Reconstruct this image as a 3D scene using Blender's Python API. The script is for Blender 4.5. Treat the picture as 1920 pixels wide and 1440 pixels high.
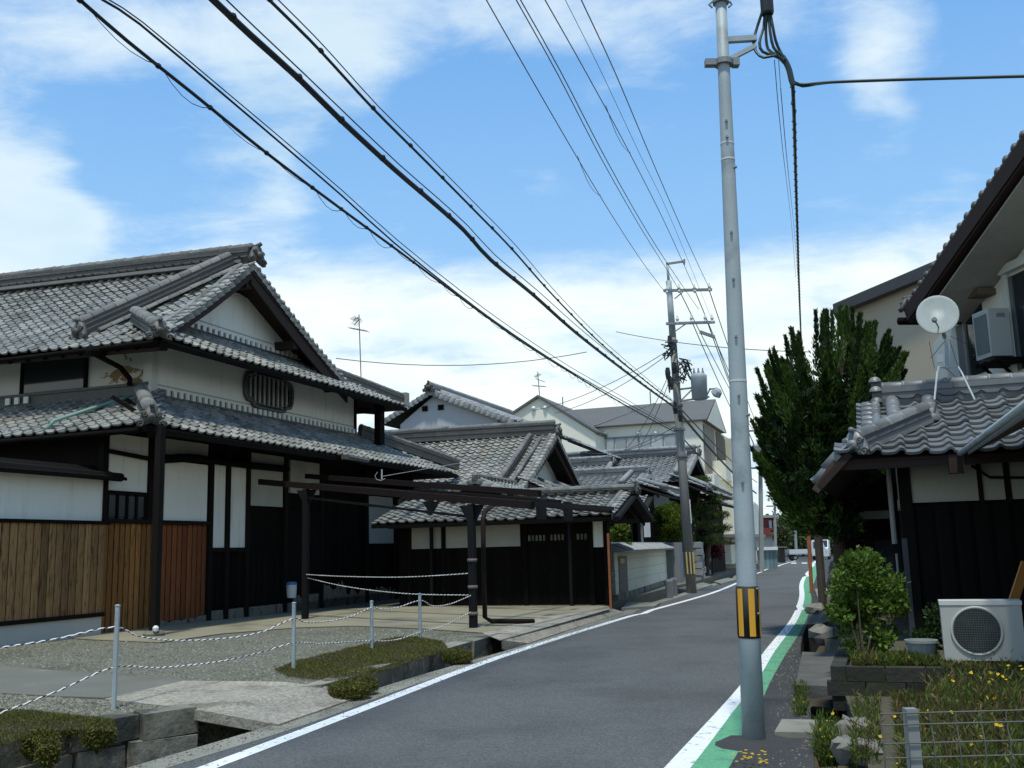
import bpy, math, random
import numpy as np
from mathutils import Matrix, Vector
random.seed(7)
SC = bpy.context.scene
for o in list(SC.objects): bpy.data.objects.remove(o)
COL = SC.collection

# ------------------------------------------------------------------ camera, sky, sun, exposure
F, CX, CY, CAMH = 1870.0, 960.0, 720.0, 1.6
ROLL = math.radians(1.5)
PITCH = math.atan(311.5*math.cos(ROLL)/F)
fwd = Vector((0, math.cos(PITCH), math.sin(PITCH)))
_r = Vector((1, 0, 0)); _u = _r.cross(fwd)
CR = _r*math.cos(ROLL) - _u*math.sin(ROLL)
CU = CR.cross(fwd)
CP = Vector((0, 0, CAMH))
cam = bpy.data.cameras.new('camera'); camo = bpy.data.objects.new('camera', cam); COL.objects.link(camo)
camo.matrix_world = Matrix(((CR.x, CU.x, -fwd.x, 0), (CR.y, CU.y, -fwd.y, 0), (CR.z, CU.z, -fwd.z, CAMH), (0, 0, 0, 1)))
cam.sensor_width = 36; cam.lens = 36*F/1920; cam.clip_end = 3000; cam.clip_start = .05
SC.camera = camo

SUN_EL, SUN_AZ = math.radians(71), math.radians(188)      # azimuth clockwise from +Y
sdir = Vector((math.sin(SUN_AZ)*math.cos(SUN_EL), math.cos(SUN_AZ)*math.cos(SUN_EL), math.sin(SUN_EL)))
SUN_E, SKY_E = 3.5, 0.125
sun = bpy.data.lights.new('sun', 'SUN'); sun.energy = SUN_E; sun.angle = math.radians(4.5); sun.color = (1, .985, .87)
suno = bpy.data.objects.new('sun', sun); COL.objects.link(suno)
suno.rotation_euler = sdir.to_track_quat('Z', 'Y').to_euler()
SC.view_settings.view_transform = 'Standard'; SC.view_settings.look = 'None'
SC.view_settings.exposure = 0.0; SC.view_settings.gamma = 1.0; SC.view_settings.use_curve_mapping = False

def ray(x, y): return CR*((x-CX)/F) - CU*((y-CY)/F) + fwd
def G(x, y, z=0.0):
    d = ray(x, y); return CP + d*((z-CAMH)/d.z)
def AT(x, y, Y):
    d = ray(x, y); return CP + d*(Y/d.y)
def PL(x, y, p0, n):
    d = ray(x, y); return CP + d*((Vector(p0)-CP).dot(n)/d.dot(n))
def proj(p):
    d = Vector(p)-CP; z = d.dot(fwd)
    if z < .05: return (-9999, -9999, z)
    return (CX+F*d.dot(CR)/z, CY-F*d.dot(CU)/z, z)

def N(nt, t, **kw):
    n = nt.nodes.new(t)
    for k, v in kw.items(): setattr(n, k, v)
    return n
def mth(nt, op, a, b=None, c=None, clamp=False):
    n = N(nt, 'ShaderNodeMath', operation=op, use_clamp=clamp)
    for i, v in enumerate((a, b, c)):
        if v is None: continue
        if isinstance(v, (int, float)): n.inputs[i].default_value = v
        else: nt.links.new(v, n.inputs[i])
    return n.outputs[0]
def vmt(nt, op, a, b=None):
    n = N(nt, 'ShaderNodeVectorMath', operation=op)
    for i, v in enumerate((a, b)):
        if v is None: continue
        if isinstance(v, (tuple, Vector)): n.inputs[i].default_value = tuple(v)
        else: nt.links.new(v, n.inputs[i])
    return n.outputs['Value'] if op == 'DOT_PRODUCT' else n.outputs[0]
def noise(nt, vec, scale, detail=4, rough=.55, dist=0):
    n = N(nt, 'ShaderNodeTexNoise'); n.inputs['Scale'].default_value = scale; n.inputs['Detail'].default_value = detail
    n.inputs['Roughness'].default_value = rough; n.inputs['Distortion'].default_value = dist
    if vec is not None: nt.links.new(vec, n.inputs['Vector'])
    return n.outputs['Fac']
def sstep(nt, v, a, b):
    n = N(nt, 'ShaderNodeMapRange', interpolation_type='SMOOTHSTEP')
    n.inputs['From Min'].default_value = a; n.inputs['From Max'].default_value = b
    nt.links.new(v, n.inputs['Value']); return n.outputs['Result']
def mixc(nt, f, a, b):
    n = N(nt, 'ShaderNodeMix', data_type='RGBA')
    for i, v in zip((0, 6, 7), (f, a, b)):
        if isinstance(v, (int, float)): n.inputs[i].default_value = v
        elif isinstance(v, tuple): n.inputs[i].default_value = (*v[:3], 1)
        else: nt.links.new(v, n.inputs[i])
    return n.outputs[2]

def make_world():
    w = bpy.data.worlds.new('World'); SC.world = w; w.use_nodes = True
    nt = w.node_tree; nt.nodes.clear()
    out = N(nt, 'ShaderNodeOutputWorld'); bg = N(nt, 'ShaderNodeBackground')
    sky = N(nt, 'ShaderNodeTexSky', sky_type='NISHITA'); sky.sun_disc = False
    sky.sun_elevation = SUN_EL; sky.sun_rotation = SUN_AZ; sky.air_density = 1.0; sky.dust_density = .6; sky.ozone_density = 2.0
    tc = N(nt, 'ShaderNodeTexCoord'); d = vmt(nt, 'NORMALIZE', tc.outputs['Generated'])
    sx = N(nt, 'ShaderNodeSeparateXYZ'); nt.links.new(d, sx.inputs[0]); z = mth(nt, 'MAXIMUM', sx.outputs[2], 0.0)
    k = mth(nt, 'DIVIDE', 1.0, mth(nt, 'ADD', z, .16))
    cb = N(nt, 'ShaderNodeCombineXYZ')
    nt.links.new(mth(nt, 'MULTIPLY', sx.outputs[0], k), cb.inputs[0]); nt.links.new(mth(nt, 'MULTIPLY', sx.outputs[1], k), cb.inputs[1])
    n1 = noise(nt, vmt(nt, 'ADD', vmt(nt, 'MULTIPLY', cb.outputs[0], (.9, 1.15, 1)), (3.1, 7.7, 0)), 1.6, 10, .60, .25)
    n2 = noise(nt, vmt(nt, 'ADD', vmt(nt, 'MULTIPLY', cb.outputs[0], (.85, 1.2, 1)), (11.0, 2.0, 5)), 6.0, 8, .64, .3)
    n3 = noise(nt, vmt(nt, 'ADD', cb.outputs[0], (1.0, 22.0, 2)), 2.2, 4, .5)
    cov = mth(nt, 'ADD', mth(nt, 'MULTIPLY', n1, .62), mth(nt, 'MULTIPLY', n2, .38))
    # more cloud towards the horizon
    low = sstep(nt, mth(nt, 'ADD', z, mth(nt, 'MULTIPLY', n1, .16)), .41, .31)
    for (px, py, rad, amt) in BLOBS:
        b = ray(px, py).normalized(); dp = vmt(nt, 'DOT_PRODUCT', d, b)
        f = sstep(nt, dp, math.cos(math.radians(rad)), 1.0)
        cov = mth(nt, 'ADD', cov, mth(nt, 'MULTIPLY', f, amt))
    bank = sstep(nt, mth(nt, 'ADD', mth(nt, 'MULTIPLY', low, .30), mth(nt, 'MULTIPLY_ADD', n1, .8, mth(nt, 'MULTIPLY', n2, .2))), .56, .80)
    wisp = mth(nt, 'MULTIPLY', sstep(nt, cov, .465, .76), .70)
    m = mth(nt, 'MAXIMUM', bank, wisp)
    shade = sstep(nt, n3, .38, .68)
    cloud = mixc(nt, shade, (8.0, 8.75, 8.55), (6.4, 7.7, 7.95))
    deep = mixc(nt, sstep(nt, z, .22, .62), (2.8, 5.4, 8.7), (1.15, 3.45, 7.5))
    blue = mixc(nt, .78, sky.outputs[0], deep)
    c = mixc(nt, m, blue, cloud)
    # ground half of the dome: dull earth
    c = mixc(nt, sstep(nt, sx.outputs[2], -.02, .0), (1.6, 1.6, 1.5), c)
    nt.links.new(c, bg.inputs[0]); bg.inputs[1].default_value = SKY_E
    nt.links.new(bg.outputs[0], out.inputs[0])
BLOBS = [(60, 390, 6, .22), (20, 440, 5, .14), (420, 415, 6, .16), (560, 170, 8, .12), (110, 100, 8, .09), (330, 180, 6, .10), (130, 260, 4, -.15), (560, 310, 6, -.08), (1560, 45, 6, .13), (1690, 120, 4, .12),
         (1300, 30, 7, .09), (1640, 250, 3, .14), (960, 60, 7, .03), (320, 280, 6, -.2), (860, 330, 9, -.12), (640, 60, 6, .06),
         (1420, 260, 9, -.14), (1850, 330, 9, -.08), (1060, 300, 8, -.1), (1860, 60, 6, -.1), (720, 330, 6, -.06)]
make_world()

# ------------------------------------------------------------------ materials
MATS = {}
def M(name, col, rough=.75, var=.18, scale=3.0, rnd=0.0, bump=0.0, bscale=60.0, metal=0.0, stretch=(1, 1, 1), col2=None, c2=(.5, .7), c2scale=1.5,
      spec=.4, c2stretch=(1, 1, 1), rndhue=0.0, fine=0.0, speck=None):
    if name in MATS: return MATS[name]
    m = bpy.data.materials.new(name); m.use_nodes = True; MATS[name] = m
    nt = m.node_tree; bs = nt.nodes['Principled BSDF']
    bs.inputs['Roughness'].default_value = rough; bs.inputs['Metallic'].default_value = metal
    bs.inputs['Specular IOR Level'].default_value = spec
    geo = N(nt, 'ShaderNodeNewGeometry'); pos = geo.outputs['Position']
    rn = None
    if rnd or rndhue:
        oi = N(nt, 'ShaderNodeObjectInfo')
        rn = mth(nt, 'FRACT', mth(nt, 'ADD', oi.outputs['Random'], geo.outputs['Random Per Island']))
    v = vmt(nt, 'MULTIPLY', pos, stretch)
    if rn is not None:
        cb = N(nt, 'ShaderNodeCombineXYZ'); nt.links.new(mth(nt, 'MULTIPLY', rn, 37.0), cb.inputs[0]); v = vmt(nt, 'ADD', v, cb.outputs[0])
    n = noise(nt, v, scale, 5, .6)
    mul = mth(nt, 'MULTIPLY_ADD', mth(nt, 'SUBTRACT', n, .5), var*3.2, 1.0)
    if fine:
        nf = noise(nt, pos, 55, 3, .7); mul = mth(nt, 'MULTIPLY', mul, mth(nt, 'MULTIPLY_ADD', mth(nt, 'SUBTRACT', nf, .5), fine*3.2, 1.0))
    if rnd: mul = mth(nt, 'MULTIPLY', mul, mth(nt, 'MULTIPLY_ADD', mth(nt, 'SUBTRACT', rn, .5), rnd*2, 1.0))
    if speck:
        vo = N(nt, 'ShaderNodeTexVoronoi'); vo.inputs['Scale'].default_value = speck[0]; nt.links.new(pos, vo.inputs['Vector'])
        sp_ = N(nt, 'ShaderNodeSeparateColor'); nt.links.new(vo.outputs['Color'], sp_.inputs[0])
        mul = mth(nt, 'MULTIPLY', mul, mth(nt, 'MULTIPLY_ADD', mth(nt, 'SUBTRACT', sp_.outputs[0], .5), speck[1]*2, 1.0))
    base = col
    if col2 is not None:
        n2 = noise(nt, vmt(nt, 'MULTIPLY', pos, c2stretch), c2scale, 6, .62)
        base = mixc(nt, sstep(nt, n2, *c2), col, col2)
    if rndhue:
        r2 = mth(nt, 'FRACT', mth(nt, 'MULTIPLY', rn, 7.31))
        base = mixc(nt, mth(nt, 'MULTIPLY', sstep(nt, r2, .55, 1.0), rndhue), base, (.34, .30, .24))
    mx = N(nt, 'ShaderNodeVectorMath', operation='SCALE')
    if isinstance(base, tuple): mx.inputs[0].default_value = base[:3]
    else: nt.links.new(base, mx.inputs[0])
    nt.links.new(mul, mx.inputs['Scale']); nt.links.new(mx.outputs[0], bs.inputs['Base Color'])
    if bump:
        b = N(nt, 'ShaderNodeBump'); b.inputs['Strength'].default_value = bump; b.inputs['Distance'].default_value = .02
        nt.links.new(noise(nt, v, bscale, 4, .6), b.inputs['Height']); nt.links.new(b.outputs[0], bs.inputs['Normal'])
    return m
def leafmat(name, col, rnd=.45, trans=.25):
    if name in MATS: return MATS[name]
    m = M(name, col, rough=.6, var=.25, scale=1.2, rnd=rnd, spec=.25)
    nt = m.node_tree; bs = nt.nodes['Principled BSDF']; src = bs.inputs['Base Color'].links[0].from_socket
    tr = N(nt, 'ShaderNodeBsdfTranslucent'); nt.links.new(src, tr.inputs[0]); mx = N(nt, 'ShaderNodeMixShader'); mx.inputs[0].default_value = trans
    nt.links.new(bs.outputs[0], mx.inputs[1]); nt.links.new(tr.outputs[0], mx.inputs[2])
    nt.links.new(mx.outputs[0], nt.nodes['Material Output'].inputs[0]); return m

TILE = M('grey_roof_tile', (.20, .205, .19), rough=.48, var=.2, scale=5, rnd=.34, rndhue=.3, spec=.45, bump=.15, bscale=30, col2=(.13, .128, .108), c2=(.48, .70), c2scale=.8)
TILE2 = M('silver_roof_tile', (.235, .24, .235), rough=.45, var=.15, scale=5, rnd=.22, rndhue=.1, spec=.55)
TILED = M('dark_ridge_tile', (.085, .083, .075), rough=.55, var=.25, scale=6, rnd=.2, bump=.2, bscale=60, col2=(.13, .09, .06), c2=(.6, .8), c2scale=.9)
TILEB = M('blue_grey_ridge_tile', (.13, .14, .148), rough=.5, var=.15, scale=6, rnd=.15)
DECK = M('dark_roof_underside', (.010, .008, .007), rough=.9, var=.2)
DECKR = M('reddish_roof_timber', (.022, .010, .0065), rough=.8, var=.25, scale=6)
WOODK = M('blackened_wood', (.0065, .0052, .0042), rough=.85, var=.4, scale=6, rnd=.3, spec=.08)
WOODD = M('dark_brown_wood', (.0095, .0078, .0062), rough=.8, var=.35, scale=8, stretch=(6, 6, .6), rnd=.25, spec=.1)
PLANKT = M('tan_plank', (.255, .142, .060), rough=.85, var=.34, scale=5, stretch=(7, 7, .55), rnd=.36, col2=(.075, .044, .02), c2=(.48, .70), c2scale=4, c2stretch=(6, 6, .8), bump=.35, bscale=14, spec=.12, fine=.1)
PLANKM = M('orange_brown_plank', (.25, .112, .034), rough=.8, var=.32, scale=5, stretch=(7, 7, .5), rnd=.35, col2=(.07, .035, .014), c2=(.52, .72), c2scale=4, c2stretch=(6, 6, .8), bump=.3, bscale=14, spec=.15)
PLANKR = M('red_brown_plank', (.185, .058, .018), rough=.75, var=.3, scale=5, stretch=(7, 7, .5), rnd=.22, col2=(.04, .018, .01), c2=(.55, .75), c2scale=3, c2stretch=(6, 6, .6), bump=.25, bscale=14, spec=.25)
PLAST = M('white_plaster', (.70, .70, .635), rough=.9, var=.04, scale=1.3, col2=(.50, .49, .42), c2=(.50, .82), c2scale=1.6, c2stretch=(2.6, 2.6, .35), fine=.03)
PLASTG = M('grey_and_shaded_plaster', (.36, .36, .315), rough=.92, var=.1, scale=1.5, col2=(.3, .29, .26), c2=(.5, .75), c2scale=1.2, fine=.03)  # white plaster under eaves, its shade put into colour; also plain grey pieces
PLASTW = M('worn_plaster', (.55, .55, .51), rough=.92, var=.08, scale=1.2, col2=(.22, .15, .075), c2=(.60, .63), c2scale=1.0, c2stretch=(1, 1, 1.6))
CREAM = M('cream_wall', (.78, .755, .63), rough=.9, var=.05, scale=.6, col2=(.70, .675, .565), c2=(.5, .8), c2scale=.4, fine=.03)
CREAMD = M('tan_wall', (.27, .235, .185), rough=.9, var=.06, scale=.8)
CONC = M('concrete', (.22, .215, .175), rough=.92, var=.2, scale=1.4, col2=(.11, .105, .085), c2=(.5, .72), c2scale=.9, bump=.25, bscale=70, fine=.10)
CONCB = M('beige_concrete', (.235, .21, .142), rough=.92, var=.14, scale=.9, col2=(.135, .122, .082), c2=(.48, .72), c2scale=.6, bump=.2, bscale=60, fine=.08)
CONCP = M('pinkish_aggregate', (.30, .27, .215), rough=.92, var=.2, scale=2.2, col2=(.135, .125, .095), c2=(.5, .7), c2scale=1.5, bump=.5, bscale=60, fine=.15, speck=(38, .3))
STONE = M('weathered_stone', (.20, .188, .145), rough=.95, var=.3, scale=3, rnd=.2, col2=(.055, .055, .045), c2=(.46, .64), c2scale=1.8, bump=.6, bscale=14, fine=.12)
ROADM = M('asphalt', (.092, .094, .091), rough=.9, var=.07, scale=.7, col2=(.070, .071, .068), c2=(.42, .66), c2scale=.5, bump=.3, bscale=120, fine=.14, speck=(70, .35))
ASPHD = M('dark_asphalt', (.042, .042, .041), rough=.92, var=.2, scale=1.2, col2=(.06, .058, .052), c2=(.5, .7), c2scale=.8, bump=.5, bscale=80, fine=.25)
GRAV = M('gravel', (.132, .13, .096), rough=.95, var=.14, scale=1.2, col2=(.10, .102, .07), c2=(.48, .7), c2scale=.5, bump=1.0, bscale=28, fine=.2, speck=(42, .55))
SOIL = M('soil', (.075, .066, .042), rough=.95, var=.3, scale=1.5, bump=.4, bscale=30, fine=.2)
WHITEP = M('white_road_paint', (.70, .71, .70), rough=.85, var=.08, scale=3, col2=(.30, .31, .30), c2=(.55, .68), c2scale=9, fine=.10, speck=(60, .08))
GREENP = M('green_road_paint', (.10, .31, .17), rough=.9, var=.12, scale=2, col2=(.072, .175, .11), c2=(.50, .72), c2scale=4, fine=.14, speck=(60, .15))
STEEL = M('galvanised_steel', (.335, .385, .395), rough=.6, var=.14, scale=2, metal=.12, fine=.06, col2=(.235, .27, .275), c2=(.5, .7), c2scale=2.5)
STEELD = M('dull_grey_metal', (.22, .23, .235), rough=.55, var=.12, scale=3, metal=.3)
POLEC = M('old_concrete_pole', (.25, .235, .21), rough=.92, var=.15, scale=1.2, stretch=(3, 3, .5))
CABLE = M('black_cable', (.012, .016, .017), rough=.5, var=.1, spec=.4)
CABLEG = M('green_black_cable', (.022, .04, .038), rough=.5, var=.1)
YEL = M('yellow_band', (.62, .31, .025), rough=.6, var=.06)
BLK = M('black_band', (.013, .013, .013), rough=.7, var=.1)
CARP = M('dark_painted_steel', (.005, .0053, .006), rough=.7, var=.1, spec=.2)
CARPB = M('brown_painted_beam', (.014, .0085, .007), rough=.7, var=.15, spec=.2)
GLASS = M('dark_window_glass', (.02, .024, .028), rough=.08, var=.1, spec=.6)
GLASSG = M('pale_curtained_glass', (.33, .36, .37), rough=.15, var=.12, scale=.8, rnd=.2)
WHITE = M('white_enamel', (.66, .68, .66), rough=.4, var=.03)
ACW = M('off_white_casing', (.40, .41, .375), rough=.5, var=.05, scale=2)  # darkened to stand in for shade on the casing front
ROPEW = M('white_rope', (.72, .72, .70), rough=.9, var=.05)
ROPEK = M('black_rope', (.03, .03, .035), rough=.9, var=.1)
RUST = M('rusty_orange_pole', (.33, .11, .04), rough=.85, var=.3, scale=6)
ORANGE = M('orange_board', (.42, .17, .035), rough=.7, var=.15, scale=5, stretch=(5, 5, .6))
REDB = M('brick_red_cladding', (.17, .035, .03), rough=.8, var=.1)
ROOFG = M('slate_grey_roof', (.115, .114, .108), rough=.8, var=.08, scale=1)
COPPER = M('verdigris_pipe', (.16, .27, .23), rough=.6, var=.2)
BLUE = M('blue_lid', (.08, .19, .42), rough=.5, var=.05)
BARK = M('bark', (.06, .045, .032), rough=.95, var=.3, scale=5)
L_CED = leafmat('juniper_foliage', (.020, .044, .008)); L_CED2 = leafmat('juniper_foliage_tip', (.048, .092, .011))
L_SHR = leafmat('glossy_shrub_leaf', (.085, .15, .02), trans=.35); L_RND = leafmat('clipped_yellow_green_leaf', (.105, .15, .018), trans=.35)
L_PINE = leafmat('pine_needles', (.07, .098, .024), trans=.35); L_MOSS = leafmat('moss_green', (.105, .105, .02), rnd=.5)
L_MOSB = leafmat('moss_brown', (.12, .10, .05), rnd=.4); L_WEED = leafmat('weed_green', (.085, .125, .02), rnd=.5, trans=.35)
L_WEEB = leafmat('weed_brown', (.12, .088, .036), rnd=.5, trans=.3); FLOW = leafmat('yellow_flower', (.70, .48, .02), rnd=.15)
FLOR = leafmat('orange_red_flower', (.5, .09, .03), rnd=.2); L_MAR = leafmat('maroon_leaf', (.10, .018, .03)); L_FAR = leafmat('far_green_leaf', (.05, .085, .025))

# ------------------------------------------------------------------ mesh helpers
I4 = Matrix.Identity(4)
RM = {}
def V3(*a): return Vector(a if len(a) == 3 else a[0])
class MB:
    def __init__(s): s.v = []; s.f = []; s.sm = False
    def add(s, vs, fs):
        n = len(s.v); s.v += [tuple(p) for p in vs]; s.f += [tuple(i+n for i in f) for f in fs]; return s
    def box(s, x0, x1, y0, y1, z0, z1):
        return s.add([(x0, y0, z0), (x1, y0, z0), (x1, y1, z0), (x0, y1, z0), (x0, y0, z1), (x1, y0, z1), (x1, y1, z1), (x0, y1, z1)],
                     [(0, 3, 2, 1), (4, 5, 6, 7), (0, 1, 5, 4), (1, 2, 6, 5), (2, 3, 7, 6), (3, 0, 4, 7)])
    def obox(s, c, ax, ay, az):          # centre and three half-axis vectors
        c, ax, ay, az = map(Vector, (c, ax, ay, az))
        if ax.cross(ay).dot(az) < 0: az = -az
        p = [c+sx*ax+sy*ay+sz*az for sz in (-1, 1) for sx, sy in ((-1, -1), (1, -1), (1, 1), (-1, 1))]
        return s.add(p, [(0, 3, 2, 1), (4, 5, 6, 7), (0, 1, 5, 4), (1, 2, 6, 5), (2, 3, 7, 6), (3, 0, 4, 7)])
    def beam(s, p0, p1, w, h, up=(0, 0, 1)):   # bar whose mid line runs p0-p1
        p0, p1, up = Vector(p0), Vector(p1), Vector(up); d = (p1-p0); L = d.length; d.normalize()
        sd = d.cross(up)
        if sd.length < 1e-4: sd = d.cross(Vector((1, 0, 0)))
        sd.normalize(); un = sd.cross(d)
        return s.obox((p0+p1)/2, d*(L/2), sd*(w/2), un*(h/2))
    def tube(s, pts, r, n=6, cap=True):
        pts = [Vector(p) for p in pts]; rs = r if isinstance(r, (list, tuple)) else [r]*len(pts)
        base = len(s.v); pn = None
        for i, p in enumerate(pts):
            d = (pts[min(i+1, len(pts)-1)]-pts[max(i-1, 0)])
            if d.length < 1e-9: d = Vector((0, 0, 1))
            d.normalize()
            if pn is None:
                a = Vector((0, 0, 1)) if abs(d.z) < .9 else Vector((1, 0, 0)); pn = d.cross(a).normalized()
            else:
                pn = pn - d*pn.dot(d); pn.normalize()
            b = d.cross(pn)
            for k in range(n):
                t = 2*math.pi*k/n; s.v.append(tuple(p+pn*(math.cos(t)*rs[i])+b*(math.sin(t)*rs[i])))
        for i in range(len(pts)-1):
            for k in range(n):
                a0 = base+i*n+k; a1 = base+i*n+(k+1) % n; s.f.append((a0, a1, a1+n, a0+n))
        if cap:
            s.f.append(tuple(base+k for k in reversed(range(n)))); s.f.append(tuple(base+(len(pts)-1)*n+k for k in range(n)))
        return s
    def prism(s, poly, ext):             # planar polygon swept by ext
        poly = [Vector(p) for p in poly]; ext = Vector(ext); n = len(poly)
        nv = Vector((0, 0, 0))
        for i in range(n): nv += poly[i].cross(poly[(i+1) % n])
        if nv.dot(ext) < 0: poly.reverse()
        vs = poly+[p+ext for p in poly]
        return s.add(vs, [tuple(reversed(range(n))), tuple(range(n, 2*n))]+[(i, (i+1) % n, n+(i+1) % n, n+i) for i in range(n)])
    def poly(s, pts): return s.add(pts, [tuple(range(len(pts)))])
    def lathe(s, prof, c=(0, 0, 0), n=12, ax=None):
        c = Vector(c); ax = Vector(ax or (0, 0, 1)).normalized(); a = ax.orthogonal().normalized(); b = ax.cross(a); base = len(s.v)
        for r, h in prof:
            for k in range(n):
                t = 2*math.pi*k/n; s.v.append(tuple(c+ax*h+(a*math.cos(t)+b*math.sin(t))*r))
        for i in range(len(prof)-1):
            for k in range(n):
                a0 = base+i*n+k; a1 = base+i*n+(k+1) % n; s.f.append((a0, a1, a1+n, a0+n))
        s.f.append(tuple(base+k for k in reversed(range(n)))); s.f.append(tuple(base+(len(prof)-1)*n+k for k in range(n)))
        return s
    def build(s, name, mat, parent=None, W=I4, smooth=False, T=None):
        T = T if T is not None else ((RM[parent].inverted() @ W) if parent is not None else W)
        me = bpy.data.meshes.new(name); me.from_pydata([T @ Vector(p) for p in s.v], [], s.f); me.materials.append(mat)
        if smooth: me.polygons.foreach_set('use_smooth', [True]*len(me.polygons))
        me.update(); return link(name, me, parent)
def link(name, me, parent=None, ml=None):
    o = bpy.data.objects.new(name, me); COL.objects.link(o)
    if parent is not None: o.parent = parent
    if ml is not None: o.matrix_local = ml
    RM[o] = (RM[parent] if parent is not None else I4) @ (ml if ml is not None else I4)
    return o
def tag(o, label, cat, group=None):
    o['label'] = label; o['category'] = cat
    if group: o['group'] = group
    return o
def thing(name, label, cat, base, rz=0.0, group=None):
    o = bpy.data.objects.new(name, None); COL.objects.link(o); o.empty_display_size = .2
    o.location = Vector(base); o.rotation_euler = (0, 0, rz); RM[o] = Matrix.Translation(Vector(base)) @ Matrix.Rotation(rz, 4, 'Z')
    return tag(o, label, cat, group)
def solo(mb, name, mat, label, cat, base, W=I4, group=None, smooth=False):     # a thing that is one mesh, origin at its base
    B = Matrix.Translation(Vector(base)); o = mb.build(name, mat, None, smooth=smooth, T=B.inverted() @ W); o.location = Vector(base); RM[o] = B
    return tag(o, label, cat, group)
def structure(mb, name, mat, W=I4, parent=None, smooth=False):
    o = mb.build(name, mat, parent, W, smooth)
    if parent is None: o['kind'] = 'structure'
    return o
def stuff(o): o['kind'] = 'stuff'; return o
def mesh_of(mb, name, mat, smooth=False):
    me = bpy.data.meshes.new(name); me.from_pydata(mb.v, [], mb.f); me.materials.append(mat)
    if smooth: me.polygons.foreach_set('use_smooth', [True]*len(me.polygons))
    return me
def frame(p, x, y, z):
    return Matrix(((x[0], y[0], z[0], p[0]), (x[1], y[1], z[1], p[1]), (x[2], y[2], z[2], p[2]), (0, 0, 0, 1)))

# street frame: u along the left-hand facades, v away from the street, z up
A20 = math.radians(70); OS = Vector((-7.86, 22.495, 0))
ST = Matrix.Translation(OS) @ Matrix.Rotation(A20, 4, 'Z'); STI = ST.inverted()
UW = Vector((math.sin(math.radians(20)), math.cos(math.radians(20)), 0)); VW = Vector((-UW.y, UW.x, 0))
def S(u, v, z=0): return ST @ Vector((u, v, z))
def su(x, y, u): return STI @ PL(x, y, S(u, 0), UW)      # pixel on the plane of constant u / v / z, in the street frame
def sv(x, y, v): return STI @ PL(x, y, S(0, v), VW)
def sz(x, y, z): return STI @ G(x, y, z)

# ------------------------------------------------------------------ tiled roofs
TW, TL = .29, .235
def tile_mesh():
    xs = [0, .03, .07, .11, .15, .185, .212, .235, .258, .282, .305]
    def prof(x): return -.017*(1-abs(2*x/.2-1)**2.6) if x < .2 else .038*math.sin(math.pi*(x-.2)/.105)
    mb = MB(); n = len(xs)
    for y, dz in ((0, .056), (TL+.05, .010)):
        for x in xs: mb.v.append((x, y, prof(x)+dz))
    for x in xs: mb.v.append((x, 0, prof(x)+.056))
    for x in xs: mb.v.append((x, .004, prof(x)+.018))
    mb.f += [(i, i+1, n+i+1, n+i) for i in range(n-1)] + [(3*n+i, 3*n+i+1, 2*n+i+1, 2*n+i) for i in range(n-1)]
    return mb
_tm = tile_mesh()
def cap_mesh(r, L):
    mb = MB(); k = 8
    for y, rr in ((0, r*1.06), (L*.14, r*1.06), (L*.16, r), (L*1.02, r*.97)):
        for i in range(k+1):
            t = math.pi*i/k; mb.v.append((rr*math.cos(t), y, rr*.85*math.sin(t)))
    for j in range(3):
        for i in range(k): mb.f.append((j*(k+1)+i, (j+1)*(k+1)+i, (j+1)*(k+1)+i+1, j*(k+1)+i+1))
    mb.f.append(tuple(range(k, -1, -1))[::-1]); return mb
ME = {}
def shared(key, fn, mat):
    k = (key, mat.name)
    if k not in ME: ME[k] = mesh_of(fn(), key[0] if isinstance(key, tuple) else key, mat, True)
    return ME[k]
PEND = {}
def tile_roof(parent, W, o, e, s, A, B, inside=None, lift=None, mat=None, jit=.009, deck=None, dmat=None, name='roof_tile', dth=.09, doff=.03):
    o, e, s = Vector(o), Vector(e).normalized(), Vector(s).normalized(); nn = e.cross(s); mat = mat or TILE
    me = shared('roof_tile', lambda: _tm, mat); L = PEND.setdefault((parent, name), [])
    for j in range(int(math.ceil(B/TL))):
        for i in range(int(A/TW)):
            a, b = (i+.5)*TW, (j+.5)*TL
            if inside and not inside(a, b): continue
            p = o+e*(i*TW)+s*(j*TL)+nn*((lift(a, b) if lift else 0)+random.uniform(-jit, jit))
            t = random.uniform(-.022, .022); e2 = (e+s*t).normalized(); s2 = (s-e*t+nn*random.uniform(-.012, .012)).normalized()
            L.append((W @ frame(p, e2, s2, e2.cross(s2)), me))
    if deck is None: deck = [(0, .02), (A, .02), (A, B), (0, B)]
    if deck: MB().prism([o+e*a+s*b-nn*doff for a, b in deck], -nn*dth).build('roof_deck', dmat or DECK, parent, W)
def flush_tiles(limit=300):
    for (parent, name), L in PEND.items():
        def score(t):
            c = t[0] @ Vector((.14, .13, .03)); x, y, z = proj(c)
            return 1/z if (z > .1 and -8 < x < 1928 and -8 < y < 1448) else -1
        L.sort(key=score, reverse=True); inv = RM[parent].inverted(); rest = []
        for k, t in enumerate(L):
            if k < limit and score(t) > 0: link(name, t[1], parent, inv @ t[0])
            else: rest.append(t)
        if rest:
            by = {}
            for t in rest: by.setdefault(t[1], []).append(t[0])
            for me, ms in by.items():
                n = len(me.vertices); co = np.empty(n*3); me.vertices.foreach_get('co', co); co = np.c_[co.reshape(-1, 3), np.ones(n)]
                vs = np.concatenate([(co @ np.array(inv @ m).T)[:, :3] for m in ms]); fs = [tuple(p.vertices) for p in me.polygons]
                m2 = bpy.data.meshes.new(name); m2.from_pydata(vs.tolist(), [], [tuple(i+n*k for i in f) for k in range(len(ms)) for f in fs])
                m2.materials.append(me.materials[0]); m2.polygons.foreach_set('use_smooth', [True]*len(m2.polygons)); stuff(link(name, m2, parent))
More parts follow.
